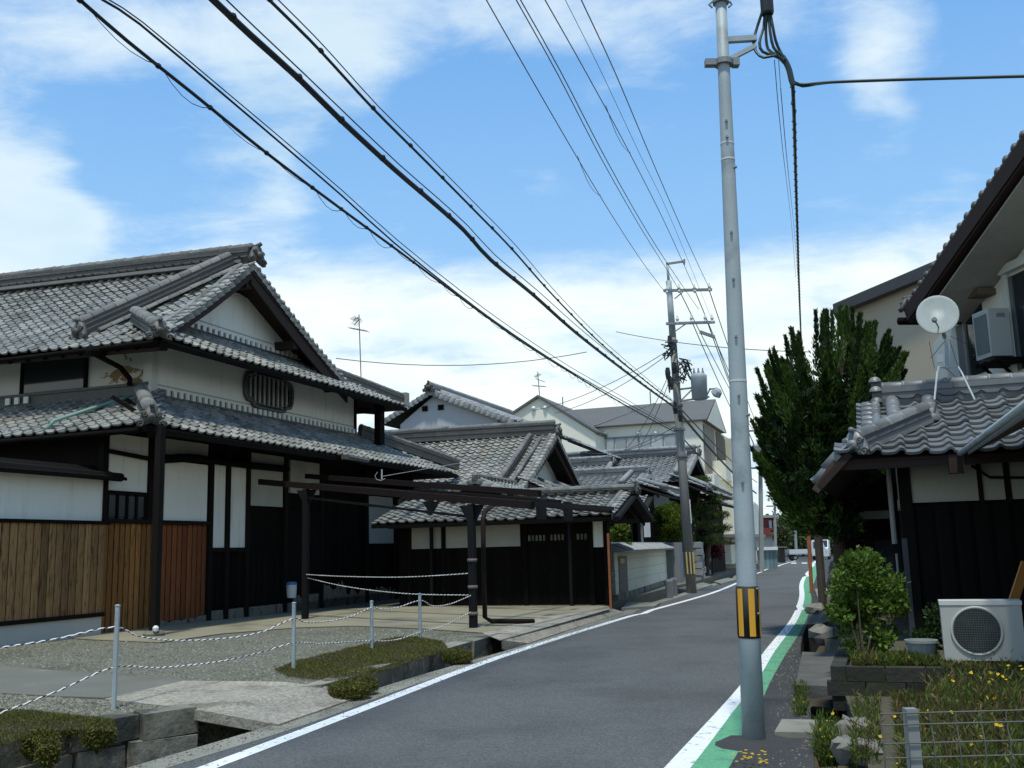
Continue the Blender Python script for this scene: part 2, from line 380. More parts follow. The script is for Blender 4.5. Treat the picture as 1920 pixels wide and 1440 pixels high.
CAPT = M('ridge_cap_tile', (.15, .15, .138), rough=.68, var=.25, scale=5, rnd=.25, spec=.3, bump=.15, bscale=30)
def caps(parent, W, p0, p1, r=.12, L=.3, up=(0, 0, 1), mat=None, name='ridge_tile'):
    p0, p1, up = Vector(p0), Vector(p1), Vector(up); d = p1-p0; n = max(1, round(d.length/L)); L = d.length/n; d.normalize()
    sd = d.cross(up).normalized(); un = sd.cross(d); mat = mat or CAPT
    me = shared(('ridge_tile', round(r, 3), round(L, 3)), lambda: cap_mesh(r, L), mat); Lst = PEND.setdefault((parent, name), [])
    for i in range(n): Lst.append((W @ frame(p0+d*(i*L)+un*random.uniform(-.006, .006), sd, d, un), me))
def ridge(parent, W, p0, p1, w=.26, h=.3, layers=4, capr=.12, mat=None, cmat=None, up=(0, 0, 1)):
    p0, p1, up = Vector(p0), Vector(p1), Vector(up); d = (p1-p0); L = d.length; d.normalize(); sd = d.cross(up).normalized(); un = sd.cross(d)
    mb = MB(); lh = h/layers; k = max(1, int(L/.9))
    for j in range(layers):
        ww = w*(1.0 if j % 2 == 0 else .86)
        for i in range(k):
            mb.obox(p0+d*(L*(i+.5)/k)+un*(lh*(j+.42)+random.uniform(-.004, .004)), d*(L/k/2-.003), sd*(ww/2), un*(lh*.42))
    mb.obox((p0+p1)/2+un*(h*.48), d*(L/2-.004), sd*(w*.4), un*(h*.48))
    mb.build('ridge_course', mat or TILED, parent, W)
    if capr: caps(parent, W, p0+un*(h-.01), p1+un*(h-.01), capr, .3, up, cmat or CAPT)
def oni(parent, W, p, face, size=.5, mat=None):      # ridge-end ornament: shield, curls and round nose
    p, face = Vector(p), Vector(face).normalized(); up = Vector((0, 0, 1)); sd = face.cross(up).normalized(); s = size
    mb = MB(); out = [(-.62, -.12), (-.5, .22), (-.36, .5), (-.2, .72), (0, .82), (.2, .72), (.36, .5), (.5, .22), (.62, -.12), (.3, -.05), (0, .06), (-.3, -.05)]
    mb.prism([p+sd*(x*s)+up*(y*s) for x, y in out], face*(.22*s))
    for q in (-1, 1):
        for (cx, cy, r0) in ((.46, .02, .17), (.30, .42, .13)):
            pts = [p+face*(.22*s+.03*s*i/10)+sd*(q*s*(cx+(r0*(1-i/15))*math.cos(i*.75)))+up*(s*(cy+(r0*(1-i/15))*math.sin(i*.75))) for i in range(13)]
            mb.tube(pts, [.06*s*(1-i/22) for i in range(13)], 6)
    mb.lathe([(.0, .3*s), (.17*s, .28*s), (.19*s, .16*s), (.19*s, 0)], p+up*(.3*s)+face*(.12*s), 10, face)
    mb.tube([p+up*(.72*s)-face*(.25*s), p+up*(.78*s)+face*(.1*s), p+up*(.88*s)+face*(.34*s)], [.12*s, .12*s, .10*s], 8)
    return mb.build('ridge_end_ornament', mat or TILED, parent, W, True)
def verge(parent, W, p0, p1, out, drop=.16, wid=.26, mat=None, roll=True):      # gable edge: hanging verge tiles + long roll; out = outward horizontal
    p0, p1, out = Vector(p0), Vector(p1), Vector(out).normalized(); d = p1-p0; n = max(1, round(d.length/.25)); L = d.length/n; d.normalize(); up = out.cross(d)
    if up.z < 0: up = -up
    mat = mat or TILE
    def vm():
        mb = MB(); xs = [(-wid, .035), (-wid*.5, .045), (-.03, .04), (0, .0), (.004, -drop)]
        for y, dz in ((0, .02), (L*1.1, -.012)):
            for x, z in xs: mb.v.append((x, y, z+dz))
        for x, z in xs: mb.v.append((x-(.016 if x >= 0 else 0), 0.001, z-(.02 if x < 0 else 0)))
        k = len(xs); mb.f += [(i, k+i, k+i+1, i+1) for i in range(k-1)]+[(2*k+i, i, i+1, 2*k+i+1) for i in range(k-1)]; return mb
    me = shared(('verge_tile', round(L, 3), round(drop, 2), round(wid, 2)), vm, mat); Lst = PEND.setdefault((parent, 'verge_tile'), [])
    for i in range(n): Lst.append((W @ frame(p0+d*(i*L), out, d, out.cross(d) if out.cross(d).z > 0 else -out.cross(d)), me))
    if roll: caps(parent, W, p0-out*(wid*.9)+up*.03, p1-out*(wid*.9)+up*.03, .068, .27, up, mat, 'verge_roll_tile')

def knobs(parent, W, p0, p1, r=.055, step=.27, mat=None, up=(0, 0, 1)):     # round tile ends standing along a gable edge
    p0, p1, up = Vector(p0), Vector(p1), Vector(up); d = p1-p0; n = max(1, round(d.length/step)); me = shared(('verge_knob', round(r, 3)), lambda: MB().lathe([(r*1.3, -.02), (r*1.15, r*.7), (r*.7, r*1.5), (.0, r*1.7)], (0, 0, 0), 7), mat or TILE); L = PEND.setdefault((parent, 'verge_knob'), [])
    for i in range(n): L.append((W @ Matrix.Translation(p0+d*((i+.5)/n)), me))
# ------------------------------------------------------------------ ground, road, ditches, yard
def strip(pl, pr, z=0.0):
    mb = MB()
    for i in range(len(pl)-1):
        a, b, c, d = pl[i], pr[i], pr[i+1], pl[i+1]
        mb.add([(a[0], a[1], z), (b[0], b[1], z), (c[0], c[1], z), (d[0], d[1], z)], [(0, 1, 2, 3)])
    return mb
def slab(pl, pr, z, th):
    mb = strip(pl, pr, z); n = len(pl)
    for P, rev in ((pl, False), (pr, True)):
        for i in range(n-1):
            a, b = P[i], P[i+1]; q = [(a[0], a[1], z), (b[0], b[1], z), (b[0], b[1], z-th), (a[0], a[1], z-th)]
            mb.add(q, [(3, 2, 1, 0) if rev else (0, 1, 2, 3)])
    return mb
def resamp(pts, ys):
    pts = sorted([(p[0], p[1]) for p in pts], key=lambda p: p[1]); out = []; n = len(pts)
    sl = [(pts[i+1][0]-pts[i][0])/(pts[i+1][1]-pts[i][1]) for i in range(n-1)]; m = [sl[0]]+[(sl[i-1]*(pts[i+1][1]-pts[i][1])+sl[i]*(pts[i][1]-pts[i-1][1]))/(pts[i+1][1]-pts[i-1][1]) for i in range(1, n-1)]+[sl[-1]]
    for y in ys:      # smooth cubic through the points
        i = 0
        while i < n-2 and y > pts[i+1][1]: i += 1
        h = pts[i+1][1]-pts[i][1]; t = (y-pts[i][1])/h
        out.append(((2*t**3-3*t**2+1)*pts[i][0]+(t**3-2*t**2+t)*h*m[i]+(3*t**2-2*t**3)*pts[i+1][0]+(t**3-t**2)*h*m[i+1], y))
    return out
def smooth(P, k=2):
    for _ in range(k): P = [P[0]]+[((a[0]+2*b[0]+c[0])/4, b[1]) for a, b, c in zip(P, P[1:], P[2:])]+[P[-1]]
    return P
YS = [-6, -3, 0, 2, 3]+[4+.4*k for k in range(53)]+[26+1.0*k for k in range(24)]+[52, 55, 58, 62, 66, 70, 75, 80, 85, 90, 96]
RL = smooth(resamp([(-8.2, -6), (-5.2, 2), (-3.08, 8.16), (-2.36, 10.06), (-1.83, 12.04), (.25, 17.89), (2.92, 26.7), (5.35, 34), (8.3, 43), (12.9, 58), (20.5, 81), (25.8, 96)], YS))
WL = smooth(resamp([(-7.4, -6), (-4.5, 2), (-2.43, 8.08), (-1.79, 10.35), (-.56, 14.78), (2.09, 22.5), (6.55, 34.3), (9.4, 43.2), (14.03, 58.7), (21.6, 81.2), (26.6, 96)], YS))
WRl = smooth(resamp([(-3.9, -6), (-1.0, 2), (1.04, 7.66), (2.62, 12.15), (3.6, 15.2), (5.61, 21.2), (8.1, 29.4), (11.06, 39.9), (16.67, 58.3), (23.6, 81), (28.5, 96)], YS), 1)
WRr = smooth(resamp([(-3.7, -6), (-.8, 2), (1.23, 7.64), (2.34, 10.9), (3.16, 13.37), (4.56, 17.66), (6.0, 22), (9.17, 32.7), (11.49, 40.8), (17.0, 58.8), (23.9, 81), (28.8, 96)], YS), 1)
WRr = [(max(b[0], a[0]+.16), b[1]) for a, b in zip(WRl, WRr)]
GR = smooth(resamp([(-3.3, -6), (-.4, 2), (1.50, 7.6), (1.95, 8.92), (2.71, 11.4), (3.77, 14.65), (4.94, 18.1), (6.59, 23.2), (8.41, 29.2), (9.88, 34.4), (11.9, 40.8), (17.4, 58.8), (24.3, 81), (29.2, 96)], YS), 1)
RR = smooth(resamp([(-2.3, -6), (.6, 2), (2.12, 7.6), (2.9, 10.4), (3.72, 13.6), (4.62, 16.8), (5.8, 20.5), (6.85, 23.4), (8.8, 29.2), (10.3, 34.4), (12.4, 40.8), (18.0, 58.8), (25, 81), (30, 96)], YS), 1)
YE = resamp([(-9.2, -6), (-6.2, 2), (-4.34, 8.66), (-3.82, 9.76), (-3.21, 10.5), (-2.26, 11.9), (-1.34, 14.89), (-.31, 18.26), (2.2, 26.3), (4.6, 34), (7.6, 43), (12.2, 58), (19.8, 81), (25.1, 96)], YS)
RE = [(p[0]+.38, p[1]) for p in RR]      # far side of the right-hand ditch
structure(slab(RL, RR, 0.0, .8), 'road', ROADM)
structure(strip([(p[0]+.13*0-.07, p[1]) for p in WL], [(p[0]+.07, p[1]) for p in WL], .004) if 0 else strip([(a[0]-.085, a[1]) for a in WL], [(a[0]+.085, a[1]) for a in WL], .004), 'left_edge_line', WHITEP)
structure(strip(WRl, WRr, .004), 'right_edge_line', WHITEP)
structure(strip(WRr, GR, .004), 'green_lane', GREENP)
structure(strip([(p[0], p[1]) for p in RL], [(a[0]-.0, a[1]) for a in [(p[0]+.34, p[1]) for p in RL]], .003), 'gutter_kerb', CONC)
structure(strip(GR, RR, .003), 'road_shoulder', ASPHD)
yi = [i for i, y in enumerate(YS)]
def farleft(P, x=-60): return [(x, p[1]) for p in P]
ZY = .13
structure(slab(farleft(YE), YE, ZY, .9), 'yard', GRAV)
structure(slab(RE, [(70, p[1]) for p in RE], .02, .9), 'right_ground', SOIL)
structure(MB().add([(-900, -300, -.72), (900, -300, -.72), (900, 1500, -.72), (-900, 1500, -.72)], [(0, 1, 2, 3)]), 'ditch_bed', SOIL)
structure(MB().box(-400, 900, 96, 1400, -.71, -.004), 'ground', ASPHD)
# concrete path, apron and forecourt floor (sheets on the yard)
def gp(x, y, z=ZY): p = G(x, y, z); return (p.x, p.y)
def sheet(pix, z, name, mat, th=.012):
    pts = [gp(x, y, z) for x, y in pix]; mb = MB().prism([(a, b, z-th) for a, b in pts], (0, 0, th)); return structure(mb, name, mat)
sheet([(-260, 1238), (0, 1249), (170, 1262), (345, 1274), (340, 1289), (195, 1308), (110, 1305), (0, 1299), (-260, 1290)], ZY+.016, 'garden_path', M('dark_damp_concrete', (.135, .132, .108), rough=.9, var=.2, scale=1.0, col2=(.21, .20, .15), c2=(.55, .72), c2scale=.9, bump=.2, bscale=60, fine=.1))
sheet([(70, 1192), (170, 1187), (305, 1172), (400, 1163), (575, 1146), (700, 1139), (800, 1137), (1141, 1136), (1146, 1140), (938, 1199), (905, 1186), (790, 1178), (660, 1173), (560, 1176), (420, 1187), (300, 1204), (180, 1199)], ZY+.02, 'forecourt_floor', CONCB)
sheet([(905, 1187), (938, 1200), (1147, 1141), (1100, 1146), (1000, 1160)], ZY+.028, 'forecourt_ramp', CONCP)
# bridge slab across the ditch
b = [G(372, 1331, .14), G(522, 1358, .02), G(682, 1303, .02), G(612, 1287, .14), G(528, 1278, .16), G(345, 1276, .155), G(196, 1310, .155), G(300, 1322, .15)]
solo(MB().add([tuple(p) for p in b]+[(p.x, p.y, p.z-.10) for p in b], [tuple(reversed(range(8)))]+[tuple(range(8, 16))]+[((i+1) % 8, i, i+8, (i+1) % 8+8) for i in range(8)]),
     'bridge_slab', CONCP, 'pale concrete slab bridging the ditch on the left, from the road to the gravel yard', 'slab', b[0])
for q in (bpy.data.objects['bridge_slab'],):
    q.data.flip_normals() if hasattr(q.data, 'flip_normals') else None
# apron slab bridging ditch before the carport
b = [G(940, 1200, .15), G(990, 1206, .012), G(1170, 1147, .012), G(1147, 1141, .14)]
solo(MB().add([tuple(p) for p in b]+[(p.x, p.y, p.z-.15) for p in b], [(0, 1, 2, 3), (7, 6, 5, 4)]+[(i, i+4, (i+1) % 4+4, (i+1) % 4) for i in range(4)]),
     'crossover_slab', CONCP, 'wide beige concrete slab over the ditch in front of the dark carport', 'slab', b[0])

# retaining wall of stone blocks along the ditch
def stone_wall(name, label, P, ztop, courses, L, th=.28, seed=1, cap=False):
    rnd = random.Random(seed); pts = [Vector((p[0], p[1], 0)) for p in P]; root = thing(name, label, 'retaining wall', pts[0])
    tot = sum((b-a).length for a, b in zip(pts, pts[1:]))
    def at(s):
        for a, b in zip(pts, pts[1:]):
            l = (b-a).length
            if s <= l+1e-6: return a+(b-a)*(s/l), (b-a).normalized()
            s -= l
        return pts[-1], (pts[-1]-pts[-2]).normalized()
    z1 = ztop
    for c, h in enumerate(courses):
        s = -rnd.uniform(0, .4)
        while s < tot:
            l = rnd.uniform(*L); s0, s1 = max(s, 0)+.008, min(s+l, tot)-.008
            if s1-s0 > .06:
                a, d = at((s0+s1)/2); nrm = Vector((d.y, -d.x, 0)); dep = rnd.uniform(-.03, .03)
                mb = MB(); hl = (s1-s0)/2; cc = a+nrm*(dep-th/2)+Vector((0, 0, z1-h/2+rnd.uniform(-.008, .012)))
                mb.obox(cc, d*hl, nrm*(th/2), Vector((0, 0, h/2-.006)))
                mb.v = [tuple(Vector(p)+Vector((rnd.uniform(-.014, .014), rnd.uniform(-.014, .014), rnd.uniform(-.016, .016)))) for p in mb.v]
                mb.build('stone', STONE, root)
            s += l
        z1 -= h
    return root
cw_ = [(p[0], p[1]) for p in YE if p[1] <= 10.6]
stone_wall('stone_retaining_wall', 'weathered stone block wall holding up the gravel yard in the lower left corner', [(-7.3, -1), (-5.4, 5.0), gp(-60, 1408), gp(100, 1372), gp(215, 1352), gp(372, 1331)], ZY+.02, (.24, .26, .3), (.5, 1.0), seed=3)
stone_wall('low_stone_kerb', 'low weathered stone wall edging the mossy bed between slab and carport', [gp(600, 1291), gp(700, 1262), gp(800, 1231), gp(870, 1210), gp(941, 1190)], ZY+.03, (.30, .36), (.7, 1.6), seed=5)

# ------------------------------------------------------------------ the big house on the left
h1 = thing('traditional_house', 'large old two-storey house with white gable, grey tiled roofs and tan plank wall', 'house', S(0, 0, ZY), A20)
def H(mb, name, mat, smooth=False, parent=None): return mb.build(name, mat, parent or h1, ST, smooth)
# bodies
H(MB().box(-1.85, 12.6, .08, 9, ZY-.1, 4.35), 'ground_floor_wall', WOODK)
H(MB().box(-.42, 8.6, .06, 9, 4.2, 6.9), 'upper_wall', WOODD)
H(MB().box(-.45, 8.66, 0, .06, 5.1, 7.05), 'front_plaster', PLAST)
H(MB().box(-.48, -.42, .002, 9, 5.3, 6.55), 'side_plaster', PLASTW)
H(MB().box(-.40, 8.6, -.012, 0, 5.47, 5.50), 'plaster_groove', PLASTG)
H(MB().box(8.6, 8.74, -.03, .12, 4.9, 6.9), 'corner_post', WOODK)
H(MB().box(-.62, -.40, -.03, .2, 4.6, 6.4), 'corner_post', PLASTW)
# loft window on the side wall
lw = H(MB().box(-.53, -.47, 1.95, 3.78, 5.55, 6.42), 'loft_window', GLASS)
H(MB().box(-.56, -.50, 1.87, 1.95, 5.5, 6.45).box(-.56, -.50, 3.78, 3.86, 5.5, 6.45).box(-.56, -.5, 1.87, 3.86, 5.47, 5.55), 'frame', WOODK, parent=lw)
# lobed oval lattice window
def lobed(cu, cz, a, bb, v, n=40):
    out = []
    for i in range(n):
        t = 2*math.pi*i/n; c, s_ = math.cos(t), math.sin(t); k = 3.2; r = (abs(c)**k+abs(s_)**k)**(-1/k); nt_ = 1-.10*math.exp(-((abs(abs(c)-abs(s_)))/.10)**2)
        out.append(Vector((cu+a*r*c*nt_, v, cz+bb*r*s_*nt_)))
    return out
cu, cz = 3.96, 5.93
ow = H(MB().prism(lobed(cu, cz, 1.08, .47, -.012), (0, .008, 0)), 'lattice_window', BLK)
p = lobed(cu, cz, 1.10, .49, -.05); H(MB().tube(p+[p[0]], .055, 6), 'frame', TILED, True, ow)
p = lobed(cu, cz, .99, .39, -.045); H(MB().tube(p+[p[0]], .022, 5), 'inner_frame', TILED, True, ow)
for i in range(9):
    x = -.84+i*.21; hh = .40 if abs(x) < .7 else .31
    H(MB().box(cu+x-.033, cu+x+.033, -.05, -.014, cz-hh, cz+hh), 'lattice_bar', M('pale_lattice_bar', (.33, .33, .30), var=.2), parent=ow)
# ground-floor white panels; greyer ones under the eave carry its shade in their colour
for (u0, u1, z0, z1, mt) in ((-.02, 1.5, 2.46, 3.80, PLAST), (-.02, 1.5, 3.95, 4.3, PLASTG), (1.74, 2.2, 1.84, 3.84, PLAST), (2.38, 3.05, 1.84, 3.86, PLAST), (3.2, 4.72, 2.9, 3.88, PLASTG), (3.2, 4.9, 3.93, 4.25, PLASTG),
                         (5.1, 6.6, 3.3, 4.2, PLASTG), (9.5, 11.25, 1.92, 3.06, PLASTG), (11.9, 12.5, 2.66, 3.2, PLASTG), (-1.78, -.6, 3.05, 4.25, PLAST), (-.46, -.30, 2.45, 3.85, PLAST), (9.5, 11.2, 3.12, 3.4, PLASTG)):
    H(MB().box(u0, u1, .0, .078, z0, z1), 'plaster_panel', mt)
for u in (-1.93, -.53): H(MB().box(u-.075, u+.075, -.05, .09, 2.4, 4.4), 'post', WOODD)
for u in (1.62, 2.29, 3.12, 4.85, 6.7, 9.4, 11.4, 12.6): H(MB().box(u-.075, u+.075, -.05, .09, ZY, 4.4), 'post', WOODD)
H(MB().tube([(-1.9, -.06, 3.86), (-.9, -.07, 3.8), (-.5, -.06, 3.78)], .05, 6), 'eave_tie', WOODK)
H(MB().tube([(-.25, -.08, 3.80), (.4, -.09, 3.88), (1.0, -.09, 3.93), (1.7, -.08, 3.9), (3.2, -.08, 3.9), (4.8, -.08, 3.92)], [.09, .1, .085, .08, .09, .09], 8), 'log_beam', WOODK, True)
H(MB().box(-1.9, 1.6, -.06, .0, 2.37, 2.46), 'rail', WOODD); H(MB().box(1.7, 3.1, -.04, .0, 1.74, 1.84), 'rail', WOODD)
wf = H(MB().box(-1.78, -.6, .03, .07, 2.46, 3.0), 'window', GLASS)
for i in range(5): H(MB().box(-1.80+i*.29, -1.74+i*.29, -.005, .03, 2.46, 3.0), 'muntin', WOODK, parent=wf)
for i in range(4): H(MB().box(-1.73+i*.29, -1.53+i*.29, .02, .03, 2.52, 2.95), 'pane', M('dim_grey_pane', (.045, .047, .048), rough=.3), parent=wf)
H(MB().box(-1.82, -.58, -.02, .03, 2.98, 3.05), 'lintel', WOODK)
# planks
def planks(root, W, u0, u1, z0, z1, v, mat, wid=.18, th=.025, seed=1, axis='u', name='plank'):
    rnd = random.Random(seed); n = max(1, round((u1-u0)/wid)); w = (u1-u0)/n
    for i in range(n):
        a = u0+i*w+.0145; b_ = u0+(i+1)*w-.0145; t = th*rnd.uniform(.6, 1.0); m = a+(b_-a)*.2; m2 = a+(b_-a)*.75; zz0 = z0-rnd.uniform(0, .03); zz1 = z1
        poly = [(a, 0), (a, -t*.45), (m, -t), (m2, -t*1.0), (b_, -t*.55), (b_, 0)]
        if axis == 'u': MB().prism([(x, v+y, zz0) for x, y in poly], (0, 0, zz1-zz0)).build(name, mat, root, W)
        else: MB().prism([(v+y, x, zz0) for x, y in poly], (0, 0, zz1-zz0)).build(name, mat, root, W)
planks(h1, ST, -1.86, -.06, ZY+.03, 2.37, .03, PLANKM, .165, seed=2)
planks(h1, ST, -.06, 1.55, ZY+.12, 2.37, .03, PLANKR, .17, seed=3)
planks(h1, ST, 1.68, 5.0, .42, 1.74, .05, WOODK, .28, seed=4)
planks(h1, ST, 5.0, 12.5, .62, 3.2, .05, WOODK, .3, seed=5)
# peeling foot of the wall: pale stone base with ragged board ends above
def ragged(root, W, u0, u1, zb, z0, z1, v, mat, seed=1, name='worn_base'):
    rnd = random.Random(seed); mb = MB(); u = u0; pts = [(u0, v, zb)]; pts2 = []
    while u < u1:
        pts2.append((u, v, rnd.uniform(z0, z1))); u += rnd.uniform(.06, .2)
    pts2.append((u1, v, z0)); mb.prism([(u0, v, zb)]+pts2+[(u1, v, zb)], (0, -.02, 0)); return mb.build(name, mat, root, W)
BASEP = M('pale_worn_base', (.17, .155, .12), rough=.95, var=.3, scale=4, stretch=(4, 4, 1), col2=(.05, .04, .03), c2=(.5, .66), c2scale=3, c2stretch=(3, 3, .7))
H(MB().box(1.6, 12.55, .0, .06, ZY-.05, .36), 'wall_base', BASEP)
ragged(h1, ST, 5.3, 8.2, ZY, .42, .86, .02, BASEP, 3); ragged(h1, ST, 8.2, 12.3, ZY, .35, .6, .02, BASEP, 4); ragged(h1, ST, -.05, 1.6, ZY, .2, .3, .0, BASEP, 6); ragged(h1, ST, 1.7, 5.2, ZY, .22, .38, .01, BASEP, 7)
H(MB().box(4.9, 6.6, -.02, .05, .55, 2.8), 'door', WOODK)
# eave-corner column on its stone
cb_ = STI @ G(289, 1194, ZY)
H(MB().box(cb_.x-.075, cb_.x+.065, cb_.y-.07, cb_.y+.07, ZY+.1, 4.25), 'corner_column', WOODD)
H(MB().lathe([(.2, 0), (.21, .06), (.15, .12)], (cb_.x, cb_.y, ZY), 9), 'column_base_stone', STONE)
H(MB().lathe([(.02, 0), (.055, .03), (.06, .08), (.03, .12)], (cb_.x-.12, cb_.y-.13, ZY+.1), 8), 'white_stone', WHITE)

# lower skirt roof
EZ = 4.22; cU, cV = -2.45, -1.6
s_f = Vector((0, 1.6, .98)); s_l = Vector((1.95, 0, 1.05)); Bf = s_f.length; Bl = s_l.length
def lift_lo(a, b): return .10*max(0, 1-a/2.2)**2*max(0, 1-b/Bf)
def in_f(a, b):
    u = cU+a; t = b/Bf; return u > cU+t*2.0-.1 and u < 13.0-t*4.3+.1
tile_roof(h1, ST, (cU, cV, EZ), (1, 0, 0), s_f, 15.5, Bf, in_f, lift_lo, deck=[(0, .02), (15.4, .02), (11.2, Bf), (2.0, Bf)])
tile_roof(h1, ST, (cU, 8.0, EZ), (0, -1, 0), s_l, 9.6, Bl, lambda a, b: a < 9.6-b/Bl*1.6+.12, lambda a, b: .10*max(0, 1-(9.6-a)/2.2)**2*max(0, 1-b/Bl), deck=[(0, .02), (9.55, .02), (8.0, Bl), (0, Bl)])
H(MB().box(-.62, -.5, 0.05, 8, 5.22, 5.5), 'wall_flashing_course', TILED); H(MB().box(-.66, -.5, .05, 8, 5.46, 5.52), 'wall_flashing_course', TILED)
H(MB().box(-.4, 8.7, -.10, -.012, 5.10, 5.22), 'wall_flashing_course', TILED); H(MB().box(-.4, 8.7, -.13, -.012, 5.215, 5.245), 'wall_flashing_course', TILED)
H(MB().box(-.4, 8.7, -.04, -.012, 5.245, 5.40), 'wall_flashing_course', TILED)
me_pb = mesh_of(MB().box(-.055, .055, -.05, 0, -.075, .075), 'plaster_block', PLAST)
def blocks(u0, u1, z, v, step=.225):
    n = int((u1-u0)/step)
    for i in range(n): link('plaster_block', me_pb, h1, RM[h1].inverted() @ ST @ Matrix.Translation((u0+(i+.5)*step, v, z)))
blocks(-.2, 8.6, 5.32, -.04)
for i in range(3): H(MB().box(-.70, -.66, 4.0-i*.28, 4.13-i*.28, 5.28, 5.44), 'plaster_block', PLAST)
ridge(h1, ST, (-2.30, -1.44, 4.34), (-.92, .0, 5.04), .24, .26, 5, .15)
oni(h1, ST, (-2.38, -1.54, 4.26), (-.68, -.72, -.1), .46)
H(MB().beam((-.5, 0, 5.0), (-2.4, -1.55, 4.08), .14, .2), 'hip_rafter', WOODK)
ridge(h1, ST, (8.9, -.02, 5.2), (13.1, -1.5, 4.36), .22, .34, 3, .10)
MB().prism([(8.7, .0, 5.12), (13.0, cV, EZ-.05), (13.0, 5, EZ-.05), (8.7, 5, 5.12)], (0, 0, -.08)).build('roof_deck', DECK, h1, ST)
H(MB().tube([(cU-.05, 8, EZ-.1), (cU-.05, cV+.2, EZ-.08)], .055, 8), 'gutter', WOODK, True)
H(MB().box(cU+.3, 13, cV+.04, cV+.10, EZ-.14, EZ-.04), 'eave_fascia', WOODK)
for i in range(34): H(MB().beam((cU+.8+i*.42, cV+.1, EZ-.1), (cU+.8+i*.42, .1, EZ-.1+.92), .06, .08), 'rafter', WOODK)
H(MB().box(5.0, 6.1, cV-.14, cV-.03, EZ-.10, EZ+.02).tube([(5.2, cV-.1, EZ-.02), (6.3, cV-.12, EZ-.05)], .07, 6), 'eave_gutter_box', TILED)
H(MB().tube([(-.72, .42, 5.2), (-1.0, .5, 5.1), (-2.28, 1.05, 4.52), (-2.42, 1.12, 4.3)], .04, 7), 'verdigris_rainwater_pipe', COPPER, True)
# upper skirt roof in front of the gable
E2 = 6.17; uV = -1.2; s2 = Vector((0, 1.15, .74)); B2 = s2.length
tile_roof(h1, ST, (-1.65, uV, E2), (1, 0, 0), s2, 11.6, B2, lambda a, b: a > b/B2*1.3-.1 and a < 11.55-b/B2*3.1, lambda a, b: .08*max(0, 1-a/2)**2*max(0, 1-b/B2), deck=[(0, .02), (11.5, .02), (8.6, B2), (1.3, B2)])
H(MB().box(-.3, 6.4, -.10, -.002, 6.86, 6.98), 'wall_flashing_course', TILED); H(MB().box(-.3, 6.4, -.13, -.002, 6.975, 7.0), 'wall_flashing_course', TILED); H(MB().box(-.3, 6.3, -.04, -.002, 7.0, 7.14), 'wall_flashing_course', TILED)
blocks(-.1, 6.0, 7.07, -.04)
ridge(h1, ST, (-1.66, -1.02, 6.24), (-.55, .55, 6.95), .24, .26, 5, .15)
oni(h1, ST, (-1.74, -1.12, 6.2), (-.6, -.8, -.1), .44)
ridge(h1, ST, (6.6, -.1, 6.78), (9.75, -1.1, 6.22), .2, .30, 3, .10)
H(MB().box(9.72, 9.95, -1.25, -1.0, 6.2, 6.62), 'ridge_end_ornament', TILE)
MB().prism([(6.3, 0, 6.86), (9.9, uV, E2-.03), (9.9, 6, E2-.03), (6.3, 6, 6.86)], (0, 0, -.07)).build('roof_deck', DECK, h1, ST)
H(MB().box(-1.6, 9.9, uV+.03, uV+.09, E2-.14, E2-.05), 'eave_fascia', WOODK)
for i in range(26): H(MB().beam((-1.0+i*.42, uV+.1, E2-.1), (-1.0+i*.42, .05, E2-.1+.70), .06, .08), 'rafter', WOODK)
H(MB().beam((-.4, 0, 6.8), (-1.6, -1.15, 6.02), .14, .18), 'hip_rafter', WOODK)
H(MB().box(9.0, 9.3, -.7, -.5, 4.95, 6.2), 'bracket_strut', WOODK); H(MB().beam((8.7, -.05, 6.0), (9.9, -.05, 6.1), .12, .16), 'bracket_strut', WOODK)
# main roof: ridge runs away from the street
RU, RZ = 2.15, 8.9; gV = -.72; TILT = .022
s_m = Vector((RU+1.65, 0, RZ-E2)); Bm = s_m.length; s_r = Vector((RU-7.0, 0, RZ-6.5)); Br = s_r.length
AV = 12.0
tile_roof(h1, ST, (-1.65, AV, E2+AV*TILT), (0, -1, -TILT), s_m, AV+1.2, Bm, lambda a, b: (AV-a) > (-1.2 + .35*min(1, b/1.0)), lambda a, b: -.10*math.sin(math.pi*min(1, b/Bm))+.08*max(0, 1-(AV+1.2-a)/2)**2*max(0, 1-b/2), deck=[(0, .02), (AV+1.18, .02), (AV+.66, 1.0), (AV+.66, Bm), (0, Bm)], dmat=DECKR, doff=.15)
tile_roof(h1, ST, (7.0, gV, 6.5), (0, 1, TILT), s_r, AV-gV, Br, None, lambda a, b: -.10*math.sin(math.pi*min(1, b/Br)), dmat=DECKR, doff=.15)
nm = Vector((0, -1, 0)).cross(s_m.normalized()); nr = Vector((0, 1, 0)).cross(s_r.normalized())
def ml(u, v): t = (u+1.65)/(RU+1.65); return Vector((u, v, E2+t*(RZ-E2)-.10*math.sin(math.pi*t)+.03))
def mr(u, v): t = (7.0-u)/(7.0-RU); return Vector((u, v, 6.5+t*(RZ-6.5)-.10*math.sin(math.pi*t)+.03))
def seg(fn, us, v): return [fn(u, v) for u in us]
us = [-1.15, .0, 1.1, RU-.05]
for a_, b_ in zip(us, us[1:]): verge(h1, ST, ml(a_, gV-.02), ml(b_, gV-.02), (0, -1, 0), .17, .30)
us = [6.95, 5.3, 3.7, RU+.05]
for a_, b_ in zip(us, us[1:]): verge(h1, ST, mr(a_, gV-.02), mr(b_, gV-.02), (0, -1, 0), .17, .30)
DRa, DRb = (-.98, 1.5), (RU-.12, -.28)
ridge(h1, ST, ml(*DRa)+V3(0, 0, .0), ml(*DRb)+V3(0, 0, -.04), .30, .34, 6, .15)
